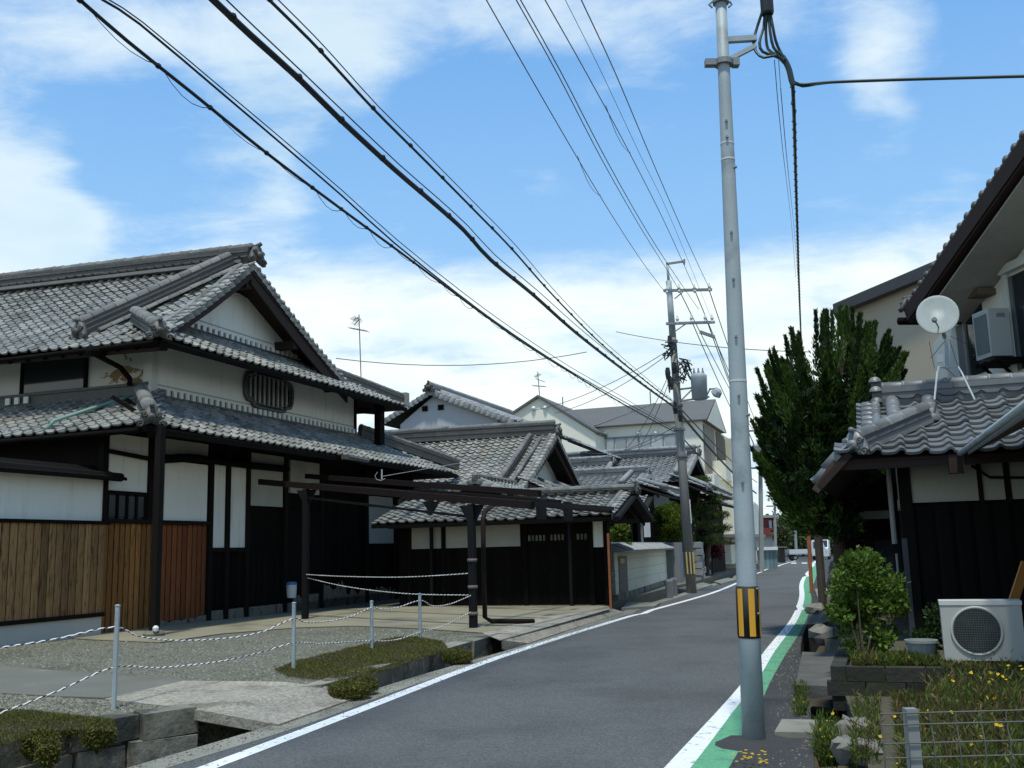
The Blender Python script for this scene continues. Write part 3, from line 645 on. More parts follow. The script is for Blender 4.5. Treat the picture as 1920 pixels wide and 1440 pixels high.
for q_ in (-.26, .26): caps(h1, ST, ml(DRa[0]+.1, DRa[1]+q_)+V3(0, 0, .04), ml(DRb[0]-.1, DRb[1]+q_)+V3(0, 0, .04), .10, .3)
oni(h1, ST, ml(DRa[0]-.14, DRa[1]+.03)+V3(0, 0, .02), (-1, .3, -.2), .50)
ridge(h1, ST, (RU, gV+.05, RZ-.04), (RU, AV, RZ-.04+AV*TILT*1.3), .34, .46, 6, .14)
H(MB().beam((RU, gV+.2, RZ+.02), (RU, AV, RZ+.02+AV*TILT*1.2), .5, .08), 'ridge_course', TILE)
oni(h1, ST, (RU, gV-.06, RZ+.02), (0, -1, 0), .52, TILED)
for a_, b_ in zip([6.9, 5.8, 4.6, 3.4], [5.8, 4.6, 3.4, RU+.15]): knobs(h1, ST, mr(a_, gV-.0)+V3(0, 0, -.01), mr(b_, gV-.0)+V3(0, 0, -.01), .052, .25)
# barge boards, soffit, gable plaster
for fn, us in ((ml, [-1.25, -.3, .6, 1.5, RU]), (mr, [7.0, 5.8, 4.6, 3.4, RU])):
    top = [fn(u, gV+.03)+V3(0, 0, -.10) for u in us]; bot = [fn(u, gV+.03)+V3(0, 0, -.10-(.25+.02*i if fn is ml else .46)) for i, u in enumerate(us)]
    for i in range(len(us)-1): H(MB().prism([top[i], top[i+1], bot[i+1], bot[i]], (0, .05, 0)), 'barge_board', DECKR)
gp_ = [(-.35, 7.14), (5.35, 7.14)]
arch = [(4.9, 7.42), (4.3, 7.75), (3.7, 8.02), (3.1, 8.22), (2.6, 8.3), (2.2, 8.27), (1.7, 8.07), (1.0, 7.74), (.3, 7.42)]
H(MB().prism([(u, -.02, z) for u, z in gp_+arch], (0, .05, 0)), 'gable_plaster', PLAST)
H(MB().box(.3, 5.2, -.035, -.02, 7.24, 7.265), 'plaster_groove', PLASTG)
H(MB().prism([(-1.2, .03, 6.5), (6.8, .03, 6.6), (RU, .03, 8.6)], (0, .4, 0)), 'gable_back', WOODK)
for (u, ln) in ((RU, .5), (4.3, .75), (5.4, .75)):
    z = mr(u, 0).z-.25; H(MB().box(u-.1, u+.1, gV+.1, .05, z-.42, z-.2), 'purlin', DECKR)
H(MB().tube([(-1.72, AV, E2-.1), (-1.72, -1.1, E2-.06)], .055, 8), 'gutter', WOODK, True)
H(MB().tube([(-1.7, .55, E2-.1), (-1.66, .55, 5.98), (-1.0, .5, 5.82), (-.75, .45, 5.6), (-.75, .45, 5.45)], .06, 8).box(-1.85, -1.55, .4, .7, E2-.2, E2-.02), 'downpipe', WOODK, True)
for i in range(14): H(MB().beam((-1.6, -.4+i*.5, E2-.11), (-.4, -.4+i*.5, E2+.62), .06, .08), 'rafter', WOODK)

# plank boundary wall running on from the house to the left
bw = thing('boundary_wall', 'tan plank and white plaster boundary wall on a concrete base, at the left edge', 'wall', S(-2.1, -.25, ZY), A20)
def B_(mb, name, mat): return mb.build(name, mat, bw, ST)
B_(MB().box(-9, -2.02, -.18, .05, ZY-.05, .50), 'concrete_base', M('pale_base', (.42, .42, .38), rough=.9, var=.08)); B_(MB().box(-9, -1.98, -.22, .02, .50, .58), 'sill', WOODD)
planks(bw, ST, -9, -2.0, .56, 2.36, -.16, PLANKT, .185, .03, seed=8)
B_(MB().box(-9, -2.0, -.12, .05, 2.36, 3.24), 'plaster_panel', PLAST); B_(MB().box(-9, -1.9, -.22, .0, 2.33, 2.40), 'rail', WOODK)
B_(MB().box(-2.06, -1.96, -.17, .06, 2.36, 3.3), 'post', WOODD)
B_(MB().tube([(-9, -.3, 3.36), (-1.75, -.3, 3.30)], .09, 8), 'ridge_log', WOODD); B_(MB().prism([(-9, -.5, 3.22), (-9, .3, 3.5), (-9, .3, 3.56), (-9, -.5, 3.28)], (7.2, 0, 0)), 'coping_board', WOODK)
B_(MB().box(-9, -1.9, -.2, 0, 3.24, 3.3), 'rail', WOODD)
# ------------------------------------------------------------------ carport of dark steel
cA = Vector((2.13, -2.33, 3.23)); cB = Vector((-.28, -7.55, 2.59)); cC = Vector((6.69, -7.41, 2.62)); dAB = cB-cA
cp = thing('carport', 'dark steel open carport frame beside the road in front of the house', 'carport', S(cB.x, cB.y, ZY), A20)
def K(mb, name, mat, smooth=False, parent=None): return mb.build(name, mat, parent or cp, ST, smooth)
for (q, w) in ((cA, .125), (cB, .13), (cC, .075), (Vector((7.05, -3.3, 3.1)), .08)):
    o = K(MB().box(q.x-w/2, q.x+w/2, q.y-w/2, q.y+w/2, ZY, q.z-.08), 'post', CARP)
    K(MB().prism([q+V3(0, -.26, -.1), q+V3(0, .26, -.1), q+V3(0, w/2, -.45), q+V3(0, -w/2, -.45)], (.05, 0, 0)), 'bracket', CARP, False, o)
K(MB().beam(cA+dAB*-.36, cA+dAB*1.29, .11, .14), 'roof_beam', CARPB)
o2 = Vector((2.0, 0, .27)); K(MB().beam(cA+o2+dAB*-.33, cA+o2+dAB*1.17, .11, .13), 'roof_beam', CARPB)
o3 = Vector((6.95, 0, .06)); K(MB().beam(cA+o3+dAB*.1, cA+o3+dAB*1.22, .08, .12), 'roof_beam', CARPB)
o4 = Vector((4.4, 0, .14)); K(MB().beam(cA+o4+dAB*.2, cA+o4+dAB*1.1, .08, .12), 'roof_beam', CARPB)
K(MB().beam(cA+V3(0, 0, -.28), cB+V3(0, 0, -.33), .045, .05), 'tie_rod', CARP)
for t, zz in ((1.22, .02), (.98, -.02), (.05, .03)): K(MB().beam(cA+dAB*t+V3(-.05, 0, zz), cA+dAB*t+V3(7.1, 0, zz+.10), .08, .10), 'purlin', CARP)
for t, u in ((1.1, 3.0), (1.1, 5.0)): K(MB().obox(cA+dAB*t+V3(u, 0, -.05), (.22, 0, 0), (0, .05, 0), (0, 0, .22)), 'hanger_bracket', CARP)
dp = cB+V3(.35, -.1, 0)
K(MB().tube([dp+V3(.95, .1, -.02), dp+V3(.1, 0, -.22), (dp.x, dp.y, 2.2), (dp.x, dp.y, .32), (dp.x+.1, dp.y-.1, .24), (dp.x+.75, dp.y-.75, .19)], .05, 8), 'downpipe', CARPB, True)
for z in (1.43, .92, .42): K(MB().lathe([(.09, -.03), (.1, 0), (.09, .03)], (cB.x, cB.y, z), 10), 'rope_wrap', M('faded_rope_wrap', (.16, .13, .12), rough=.9, var=.3, scale=20))
# wire end on the eave
wr = [AT(708, 885, 21.5), AT(703, 892, 21.5), AT(706, 899, 21.5), AT(715, 901, 21.5), AT(722, 897, 21.5)]
solo(MB().tube(wr, .006, 5).tube([AT(718, 893, 21.5), AT(862, 868, 30)], .005, 4).tube([AT(716, 880, 21.5), AT(716, 899, 21.5)], .016, 5), 'service_wire', M('dull_white_wire', (.40, .40, .36), rough=.7), 'pale looped wire tied to a short stub above the carport beam', 'wire', wr[0])

# ------------------------------------------------------------------ rope barrier
rp = [((213, 1335), 1135, 'steel rope post nearest the left edge, beside the garden path'), ((550, 1265), 1130, 'steel rope post at the left end of the mossy bed'),
      ((697, 1225), 1127, 'steel rope post standing in the middle of the mossy bed'), ((788, 1205), 1113, 'steel rope post at the right end of the mossy bed, nearest the carport')]
PB = []
for (px, py), ty, lab in rp:
    b = G(px, py, ZY-.03); t = AT(px, ty, b.y); PB.append((b, t))
    solo(MB().tube([b, (b.x, b.y, t.z)], .026, 8).lathe([(.03, 0), (.032, .01), (.0, .02)], (b.x, b.y, t.z-.01), 8), 'rope_post', STEEL, lab, 'rope post', b, group='rope posts round the yard')
B3 = [S(cB.x, cB.y, z) for z in (.42, .92, 1.43)]; A3 = [S(cA.x, cA.y, 1.47), S(cA.x, cA.y, 1.36)]
def ropething(pix, lab, r=.0078):
    pts = []
    for px, py, Y in pix: pts.append(AT(px, py, Y))
    if pix[0][0] < 0: pts.insert(0, pts[0]+(PB[0][0]-PB[1][0])*.9+V3(0, 0, .12))
    # smooth curve through the points
    out = []
    for i in range(len(pts)-1):
        p0, p1, p2, p3 = pts[max(i-1, 0)], pts[i], pts[i+1], pts[min(i+2, len(pts)-1)]; n = max(3, int((p2-p1).length/.045))
        for k in range(n):
            t = k/n; out.append(.5*((2*p1)+(p2-p0)*t+(2*p0-5*p1+4*p2-p3)*t*t+(3*p1-p0-3*p2+p3)*t**3))
    out.append(pts[-1]); root = None
    for ph, mt, nm in ((0, ROPEW, 'rope'), (math.pi, ROPEK, 'dark_strand')):
        st = []; L = 0
        for i, p in enumerate(out):
            if i: L += (p-out[i-1]).length
            d = (out[min(i+1, len(out)-1)]-out[max(i-1, 0)]).normalized(); a = d.cross(Vector((0, 0, 1))).normalized(); b = a.cross(d); th = ph+L*2*math.pi/.11
            st.append(p+a*(math.cos(th)*r*.62)+b*(math.sin(th)*r*.62))
        rr = r if ph == 0 else r*.78
        if root is None: root = solo(MB().tube(st, rr, 5), nm, mt, lab, 'rope', out[0], group='ropes between the posts')
        else: MB().tube(st, rr, 5).build(nm, mt, root)
y0, y1, y2, y3 = [p[0].y for p in PB]; yB = S(cB.x, cB.y).y; yA = S(cA.x, cA.y).y
def lp(a, b, t): return a+(b-a)*t
ropething([(-150, 1240, y0-.6), (0, 1215, y0-.35), (100, 1199, y0-.2), (213, 1176, y0), (260, 1193, lp(y0, y1, .15)), (330, 1201, lp(y0, y1, .4)), (420, 1197, lp(y0, y1, .65)), (490, 1185, lp(y0, y1, .83)), (550, 1160, y1),
           (575, 1167, lp(y1, y2, .18)), (620, 1164, lp(y1, y2, .5)), (660, 1155, lp(y1, y2, .75)), (697, 1139, y2), (715, 1142, lp(y2, y3, .22)), (745, 1139, lp(y2, y3, .55)), (788, 1126, y3), (812, 1136, lp(y3, yB, .25)), (845, 1132, lp(y3, yB, .6)), (884, 1116, yB)], 'black and white twisted rope, upper of the two running through the steel posts')
ropething([(-120, 1378, y0-1.4), (0, 1337, y0-.8), (110, 1295, y0-.4), (213, 1252, y0), (300, 1252, lp(y0, y1, .28)), (400, 1242, lp(y0, y1, .6)), (480, 1226, lp(y0, y1, .83)), (550, 1206, y1), (600, 1207, lp(y1, y2, .35)), (650, 1204, lp(y1, y2, .7)), (697, 1201, y2),
           (720, 1202, lp(y2, y3, .25)), (750, 1198, lp(y2, y3, .58)), (788, 1185, y3), (830, 1174, lp(y3, yB, .42)), (884, 1147, yB)], 'black and white twisted rope, lower of the two running through the steel posts')
ropething([(570, 1077, yA), (650, 1081, lp(yA, yB, .3)), (760, 1082, lp(yA, yB, .65)), (884, 1075, yB)], 'upper thin rope strung across the carport between its two near posts')
ropething([(574, 1083, yA), (650, 1100, lp(yA, yB, .3)), (760, 1113, lp(yA, yB, .65)), (884, 1116, yB)], 'lower sagging rope strung across the carport between its two near posts')
# white bucket with blue lid hung on the wall
q = Vector((4.95, -.16, .74)); bk = thing('wall_bucket', 'small white box with a blue lid hung on the dark house wall', 'bucket', ST @ q, A20)
MB().lathe([(.12, -.24), (.135, -.1), (.14, .10)], q, 12).build('bucket_body', WHITE, bk, ST); MB().lathe([(.145, .10), (.145, .15), (.1, .18)], q, 12).build('lid', BLUE, bk, ST)

# ------------------------------------------------------------------ low dark wing (gatehouse) across the end of the forecourt
gw = thing('gatehouse', 'low black timber gatehouse wing with wavy tiled eave, at the end of the forecourt', 'gatehouse', S(7.2, -5.5, .1), A20)
def Gw(mb, name, mat, smooth=False, parent=None): return mb.build(name, mat, parent or gw, ST, smooth)
WU, VR, VL = 7.22, -8.28, -2.2
Gw(MB().box(WU+.03, WU+.3, VR, -6.2, -.2, 2.5).box(WU+.03, 10.2, -6.2, VL, -.2, 2.5), 'wall', WOODK)
planks(gw, ST, VR+.1, VL, .12, 1.68, WU+.03, WOODK, .26, seed=11, axis='v')
Gw(MB().box(WU-.02, WU+.03, VR-.02, VL, -.3, .14), 'stone_sill', BASEP)
for v0, v1 in ((-3.55, -2.6), (-5.85, -3.66)): Gw(MB().box(WU-.0, WU+.05, v0, v1, 1.70, 2.30), 'plaster_panel', PLASTG)  # white plaster greyed: the eave shadow is put into the colour
Gw(MB().box(WU-.01, WU+.05, -8.24, -7.80, 1.62, 2.30), 'plaster_panel', PLAST)
for i in range(17):
    if i in (3, 4, 5, 10): continue
    Gw(MB().box(WU-.005, WU+.035, -7.72+i*.105, -7.66+i*.105, 1.83, 1.98), 'window_slot', M('dim_green_glass', (.075, .085, .055), rough=.3, var=.4, rnd=.4))
for v in (-8.24, -7.84, -6.0, -3.6, -2.55): Gw(MB().box(WU-.05, WU+.05, v-.06, v+.06, .1, 2.4), 'post', WOODK)
E3, R3 = 2.40, 3.06; sw = Vector((2.1, 0, R3-E3)); Bw = sw.length
tile_roof(gw, ST, (6.5, VL+.5, E3), (0, -1, 0), sw, 7.1, Bw, None, lambda a, b: .02*math.sin(a*1.3))
tile_roof(gw, ST, (10.7, -8.8, E3), (0, 1, 0), Vector((-2.1, 0, R3-E3)), 6.6, Bw, None, None)
ridge(gw, ST, (8.6, -8.75, R3-.02), (8.6, -3.6, R3), .2, .2, 3, .11)
verge(gw, ST, (6.5, -8.62, E3+.03), (8.55, -8.62, R3+.03), (0, -1, 0), .14, .26); verge(gw, ST, (10.7, -8.62, E3+.03), (8.65, -8.62, R3+.03), (0, -1, 0), .14, .26)
oni(gw, ST, (8.6, -8.8, R3), (0, -1, 0), .3)
Gw(MB().prism([(6.9, VR-.02, 2.4), (10.3, VR-.02, 2.4), (8.6, VR-.02, 3.0)], (0, .06, 0)), 'gable_board', WOODK)
for u0, z0 in ((6.5, E3), (10.7, E3)): Gw(MB().beam((u0, -8.5, z0-.13), (8.6, -8.5, R3-.13), .05, .14), 'barge_board', WOODK)
Gw(MB().box(6.58, 6.66, -8.7, VL, E3-.13, E3-.03), 'eave_fascia', DECKR)
# raised smoke gable on the wing roof
sg = (8.0, -4.25, 3.62)
for sgn in (1, -1):
    sv_ = Vector((0, -sgn*1.0, .42)); tile_roof(gw, ST, (8.0 if sgn < 0 else 11.2, -4.25+sgn*1.0, 3.2), (sgn*-1.0, 0, 0), sv_, 3.2, sv_.length, None, None)
    verge(gw, ST, (7.98, -4.25+sgn*1.0, 3.22), (7.98, -4.25, 3.64), (-1, 0, 0), .12, .22)
ridge(gw, ST, (7.95, -4.25, 3.6), (11.2, -4.25, 3.6), .16, .14, 2, .09); Gw(MB().prism([(8.1, -4.95, 3.0), (8.1, -3.55, 3.0), (8.1, -3.55, 3.28), (8.1, -4.25, 3.52), (8.1, -4.95, 3.28)], (2.6, 0, 0)), 'vent_gable', WOODK)

# ------------------------------------------------------------------ houses behind
h2 = thing('tiled_house', 'old house with broad mottled grey tiled roof and white gable behind the gatehouse', 'house', S(16, -3, 0), A20)
def T2(mb, name, mat, smooth=False, parent=None): return mb.build(name, mat, parent or h2, ST, smooth)
r2u, r2z, e2u, e2z, g2v = 16.0, 5.72, 11.3, 3.1, -4.25
s2_ = Vector((r2u-e2u, 0, r2z-e2z))
tile_roof(h2, ST, (e2u, 9, e2z), (0, -1, 0), s2_, 9-g2v, s2_.length, None, lambda a, b: -.12*math.sin(math.pi*b/5.4), mat=M('mottled_roof_tile', (.25, .25, .225), rough=.5, var=.2, scale=4, rnd=.34, rndhue=.75, spec=.4), doff=.16)
tile_roof(h2, ST, (2*r2u-e2u, g2v, e2z), (0, 1, 0), Vector((-(r2u-e2u), 0, r2z-e2z)), 12, s2_.length, None, lambda a, b: -.12*math.sin(math.pi*b/5.4), mat=TILE, doff=.16)
ridge(h2, ST, (r2u, g2v+.1, r2z-.02), (r2u, 9, r2z+.12), .3, .46, 5, .12); oni(h2, ST, (r2u, g2v, r2z), (0, -1, 0), .42)
def m2(u, v): t = (u-e2u)/(r2u-e2u); return Vector((u, v, e2z+t*(r2z-e2z)-.12*math.sin(math.pi*t)+.03))
for a_, b_ in ((e2u+.3, 13.4), (13.4, 15.95)):
    verge(h2, ST, m2(a_, g2v), m2(b_, g2v), (0, -1, 0), .15, .26)
    A_, B2_ = m2(a_, g2v), m2(b_, g2v); mirror = lambda p: Vector((2*r2u-p.x, p.y, p.z)); verge(h2, ST, mirror(A_), mirror(B2_), (0, -1, 0), .15, .26)
ridge(h2, ST, m2(e2u+.5, g2v+.9), m2(15.6, g2v+.9), .2, .24, 4, .095); caps(h2, ST, m2(e2u+.3, g2v+.55)+V3(0, 0, .04), m2(15.7, g2v+.55)+V3(0, 0, .04), .075, .28)
T2(MB().prism([(e2u+.6, g2v+.75, 3.0), (20.2, g2v+.75, 3.0), (r2u, g2v+.75, 5.5)], (0, .1, 0)), 'gable_plaster', PLAST)
T2(MB().box(12.4, 20, g2v+.8, 9, 0, 3.6), 'wall', WOODD)
for sgn in (-1, 1):
    e_ = r2u+sgn*(r2u-e2u); T2(MB().prism([(e_, g2v+.12, e2z-.12), (r2u, g2v+.12, r2z-.12), (r2u, g2v+.12, r2z-.5), (e_, g2v+.12, e2z-.42)], (0, .07, 0)), 'barge_board', DECKR)
T2(MB().prism([(12.5, g2v+.2, 3.25), (19.5, g2v+.2, 3.25), (r2u, g2v+.2, 5.2)], (0, .05, 0)) if 0 else MB().box(15.2, 16.8, g2v+.2, g2v+.75, 5.0, 5.25), 'purlin', WOODK)
# street-side skirt roof of that house
sk = Vector((0, 2.1, .95)); tile_roof(h2, ST, (12.6, -6.0, 3.0), (1, 0, 0), sk, 8.2, sk.length, None, None, mat=TILE)
for du in (0, 1.5, 3.4, 5.4, 7.0): caps(h2, ST, (13.0+du, -5.98, 3.08), (13.0+du, -3.95, 4.02), .1, .28)
T2(MB().box(12.9, 20.6, -5.2, -3.5, 0, 3.1), 'skirt_wall', WOODK); oni(h2, ST, (13.4, -5.9, 3.1), (0, -1, 0), .35)

h3 = thing('gabled_house', 'house with grey gable and long tiled roof rising behind the big white-gabled house', 'house', S(21, 2.5, 0), A20)
ap = su(806, 722, 20.0); apz = ap.z-.25; L3 = [su(735, 778, 20.0), su(938, 778, 20.0)]
zb = min(L3[0].z, L3[1].z)-.05
MB().prism([(20.3, L3[0].y-.25, 0), (20.3, L3[1].y+.25, 0), (20.3, L3[1].y+.25, zb), (20.3, ap.y, apz-.2), (20.3, L3[0].y-.25, zb)], (9, 0, 0)).build('wall', M('pale_grey_wall', (.42, .43, .43), rough=.9, var=.05), h3, ST)
for sgn, q in ((1, L3[0]), (-1, L3[1])):
    hz = q.y+sgn*.6; zz = q.z-.3; svv = Vector((0, ap.y-hz, apz-zz))
    tile_roof(h3, ST, (20.0 if sgn < 0 else 30, hz, zz), (1 if sgn < 0 else -1, 0, 0), svv, 10, svv.length, None, None, mat=TILE2)
    verge(h3, ST, (20.0, hz, zz+.03), (20.0, ap.y, apz+.03), (-1, 0, 0), .2, .3, TILE2)
    for d_ in (.9, 2.0): caps(h3, ST, (20.0+d_, hz, zz+.1), (20.0+d_, ap.y, apz+.1), .14, .3, mat=TILE2)
ridge(h3, ST, (19.95, ap.y, apz), (30, ap.y, apz), .3, .3, 4, .13, TILEB, TILE2); oni(h3, ST, (19.95, ap.y, apz), (-1, 0, 0), .45)
for dv in (-.5, .25): MB().box(20.24, 20.3, ap.y+dv, ap.y+dv+.25, zb+.5, zb+.72).build('gable_vent', WOODK, h3, ST)

# ------------------------------------------------------------------ cream apartment block
UA = 40.3
ab = thing('apartment_block', 'cream apartment block with slate grey roof and recessed balconies behind the old houses', 'building', S(UA, -2, 0), A20)
def A_(mb, name, mat, smooth=False, parent=None): return mb.build(name, mat, parent or ab, ST, smooth)
c0 = su(1112, 797, UA); c1 = su(1316, 795, UA); ez = (c0.z+c1.z)/2; V0, V1 = c0.y, c1.y
A_(MB().box(UA, UA+14, V1, V0, 0, ez), 'wall', CREAM)
rz_ = ez+1.75; A_(MB().prism([(UA-.35, V1-.35, ez), (UA-.35, V1-.35, ez+.06), (UA+3.6, V1-.35, rz_), (UA+7.6, V1-.35, ez+.06), (UA+7.6, V1-.35, ez)], (0, V0-V1+2.6, 0)), 'roof', ROOFG)
A_(MB().prism([(UA, V1-.36, ez-.02), (UA+3.6, V1-.36, rz_-.12), (UA+7.2, V1-.36, ez-.02)], (0, .05, 0)), 'gable_wall', CREAM)
uw = UA-2.2; a0 = su(1010, 746, uw); a1 = su(968, 772, uw); a2 = su(1116, 812, uw)
A_(MB().prism([(uw, a1.y+1, 0), (uw, a2.y, 0), (uw, a2.y, a2.z), (uw, a0.y, a0.z), (uw, a1.y, a1.z), (uw, a1.y+1, a1.z-.5)], (9, 0, 0)), 'gable_wing_wall', CREAM)
for q, r in ((a0, a2+V3(0, -.15, -.05)), (a0, a1+V3(0, .9, -.55))): A_(MB().prism([(uw-.2, q.y, q.z+.02), (uw-.2, r.y, r.z+.02), (uw-.2, r.y, r.z+.16), (uw-.2, q.y, q.z+.16)], (9.4, 0, 0)), 'roof_edge', ROOFG)
w0 = su(1130, 822, UA); w1 = su(1268, 822, UA); wz1 = w0.z; wz0 = su(1200, 842, UA).z
n = 6
for i in range(n):
    a = w0.y+(w1.y-w0.y)*i/n; b = w0.y+(w1.y-w0.y)*(i+1)/n; wn = A_(MB().box(UA-.06, UA-.01, b+.05, a-.05, wz0-.3, wz1-.05), 'window', GLASSG)
    A_(MB().box(UA-.08, UA-.02, b+.0, b+.07, wz0-.3, wz1).box(UA-.08, UA-.02, b, a, wz1-.06, wz1+.02), 'frame', STEELD, parent=wn)
for x, y in ((1096, 812), (1158, 813), (1190, 812)):
    q = su(x+40, y, UA); A_(MB().lathe([(.02, -.25), (.16, -.1), (.16, .0)], (UA, q.y, q.z), 8, (1, 0, 0)), 'vent_hood', WHITE)
for x, y in ((1001, 766), (1023, 765)): q = su(x, y, uw); A_(MB().lathe([(.02, -.2), (.14, -.1), (.14, 0)], (uw, q.y, q.z), 8, (1, 0, 0)), 'vent_hood', WHITE)
# balconies on the street side: flat tan and brown sheets with the recess shade put into colour, parapets, fins
for zt, zo in ((ez-.15, 3.0), (ez-4.3, 1.7), (ez-7.0, 1.2)):
    rc = A_(MB().box(UA+.3, UA+4.2, V1-.07, V1-.02, zt-zo, zt), 'balcony_recess', CREAMD); rc2 = A_(MB().box(UA+5.0, UA+8.5, V1-.07, V1-.02, zt-zo, zt), 'balcony_recess', M('brown_recess_shade', (.16, .135, .105), rough=.9, var=.05))
    A_(MB().box(UA+2.4, UA+4.6, V1-.9, V1-.08, zt-zo-.2, zt-zo+.95), 'parapet', CREAM); A_(MB().box(UA+4.6, UA+9, V1-1.0, V1-.08, zt-zo-.5, zt-zo+.4), 'parapet', CREAM)
    A_(MB().box(UA+8.6, UA+9.6, V1-1.0, V1-.08, zt-zo-.3, zt-.1), 'fin_wall', M('greenish_cream', (.47, .46, .37), rough=.9, var=.05))
A_(MB().box(UA-.05, UA+12, V1-.55, V1-.0, ez-4.15, ez-3.15), 'parapet', CREAM)
A_(MB().tube([(UA+9.8, V1-1.1, 0), (UA+9.8, V1-1.1, ez-3.6)], .06, 6), 'downpipe', STEELD)
A_(MB().box(UA+2, UA+11, V1-1.7, V1, 2.2, 4.2), 'lower_storey', CREAM); A_(MB().box(UA+1.6, UA+11.4, V1-2.0, V1, 2.0, 2.2), 'ledge', STEELD)
A_(MB().tube([su(1043, 800, UA-3)*0+Vector((UA+3.6, V0+3, rz_)), Vector((UA+3.6, V0+3, rz_+.9))], .04, 5), 'lightning_rod', STEELD)
hp = [su(1220, 757, UA+3.6)]; A_(MB().tube([(UA+3.6, hp[0].y, rz_), (UA+3.6, hp[0].y, rz_+.8)], .04, 5), 'lightning_rod', STEELD)
A_(MB().beam((UA-.3, V0-.2, ez+.12), (UA+3.6, V0-3.1, rz_+.02), .12, .06), 'roof_hip_flashing', STEELD)

# ------------------------------------------------------------------ temple-like house and its entrance
h4 = thing('tiled_villa', 'large villa with silvery tiled hip-and-gable roof behind the clipped tree', 'house', S(33, -3, 0), A20)
def T4(mb, name, mat, smooth=False, parent=None): return mb.build(name, mat, parent or h4, ST, smooth)
ru, eu = 33.0, 29.0; rz4 = su(1200, 858, ru).z; ez4 = su(1210, 906, eu).z; gv = su(1309, 860, ru).y; lv = su(1085, 860, ru).y
s4 = Vector((ru-eu, 0, rz4-ez4)); tile_roof(h4, ST, (eu, lv+3, ez4), (0, -1, 0), s4, lv+3-gv, s4.length, None, lambda a, b: -.1*math.sin(math.pi*b/4.3), mat=TILE2, doff=.14)
tile_roof(h4, ST, (2*ru-eu, gv, ez4), (0, 1, 0), Vector((eu-ru, 0, rz4-ez4)), 8, s4.length, None, None, mat=TILE2)
ridge(h4, ST, (ru, gv+.1, rz4), (ru, lv+3, rz4), .3, .42, 5, .13, TILEB, TILE2); oni(h4, ST, (ru, gv, rz4), (0, -1, 0), .5, TILEB)
for sg_ in (-1, 1):
    p0 = Vector((ru+sg_*(ru-eu)*.8, gv, ez4+.2*(rz4-ez4)+.02)); p1 = Vector((ru, gv, rz4)); verge(h4, ST, p0, p1, (0, -1, 0), .18, .3, TILE2)
    if sg_ < 0: ridge(h4, ST, p0+V3(0, .6, .0), p1+V3(-.3, .6, -.1), .2, .22, 3, .13, TILEB, TILE2)
    T4(MB().prism([p0+V3(0, .1, -.1), p1+V3(0, .1, -.1), p1+V3(0, .1, -.5), p0+V3(0, .1, -.45)], (0, .06, 0)), 'barge_board', WOODK)
T4(MB().prism([(eu+1, gv+.7, ez4), (2*ru-eu-1, gv+.7, ez4), (ru, gv+.7, rz4-.2)], (0, .1, 0)), 'gable_board', WOODK)
T4(MB().box(eu+.9, 2*ru-eu-.9, gv+.5, lv+2, 0, ez4+.1), 'wall', WOODD); T4(MB().box(eu+.85, eu+.9, gv+1.0, lv+2, ez4-1.1, ez4-.2), 'plaster_panel', PLASTG)
sk4 = Vector((0, 1.8, .8)); v_e = gv-1.1; tile_roof(h4, ST, (eu, v_e, ez4-.55), (1, 0, 0), sk4, 8, sk4.length, None, lambda a, b: .12*max(0, 1-a/2)**2, mat=TILE2)
ridge(h4, ST, (eu+.25, v_e+.1, ez4-.45), (eu+1.3, gv+.3, ez4+.12), .2, .24, 3, .12, TILEB, TILE2); oni(h4, ST, (eu+.2, v_e+.05, ez4-.45), (-.6, -.8, 0), .35, TILEB)
ridge(h4, ST, (eu+7.9, v_e+.1, ez4-.5), (eu+6.6, gv+.5, ez4+.3), .2, .2, 3, .12, TILEB, TILE2)
# lower far eave by the pine
q0 = su(1340, 938, 36); q1 = su(1378, 950, 40); skf = Vector((0, 1.6, .7)); tile_roof(h4, ST, (34.5, q1.y, q1.z), (1, 0, 0), skf, 6.5, skf.length, None, None, mat=TILE2); T4(MB().box(34.9, 40.5, q1.y+.8, q1.y+3, 0, q1.z+.2), 'wall', WOODD)

h5 = thing('entrance_house', 'small entrance building with stepped silvery tiled roofs beyond the gatehouse', 'house', S(22.5, -5, 0), A20)
def T5(mb, name, mat, smooth=False, parent=None): return mb.build(name, mat, parent or h5, ST, smooth)
ru5, eu5 = 23.4, 21.2; rz5 = su(1190, 890, ru5).z; g5 = su(1220, 890, ru5).y; ez5 = su(1180, 915, eu5).z; s5 = Vector((ru5-eu5, 0, rz5-ez5))
tile_roof(h5, ST, (eu5, g5+5, ez5), (0, -1, 0), s5, 5, s5.length, None, None, mat=TILE2); tile_roof(h5, ST, (2*ru5-eu5, g5, ez5), (0, 1, 0), Vector((eu5-ru5, 0, rz5-ez5)), 5, s5.length, None, None, mat=TILE2)
ridge(h5, ST, (ru5, g5+.2, rz5), (ru5, g5+5, rz5), .24, .3, 4, .11, TILEB, TILE2); oni(h5, ST, (ru5, g5+.1, rz5), (0, -1, 0), .34, TILEB)
for sg_ in (-1, 1):
    p0 = Vector((ru5+sg_*2.0, g5, ez5+.1)); p1 = Vector((ru5, g5, rz5)); verge(h5, ST, p0, p1, (0, -1, 0), .18, .34, TILE2); T5(MB().prism([p0+V3(0, .1, -.1), p1+V3(0, .1, -.1), p1+V3(0, .1, -.4), p0+V3(0, .1, -.35)], (0, .06, 0)), 'barge_board', WOODK)
ridge(h5, ST, (eu5+.2, g5+.8, ez5+.1), (ru5-.1, g5+.8, rz5-.05), .2, .2, 3, .11, TILEB, TILE2)
T5(MB().prism([(eu5+.5, g5+.5, ez5), (2*ru5-eu5-.5, g5+.5, ez5), (ru5, g5+.5, rz5-.1)], (0, .1, 0)), 'gable_board', WOODK)
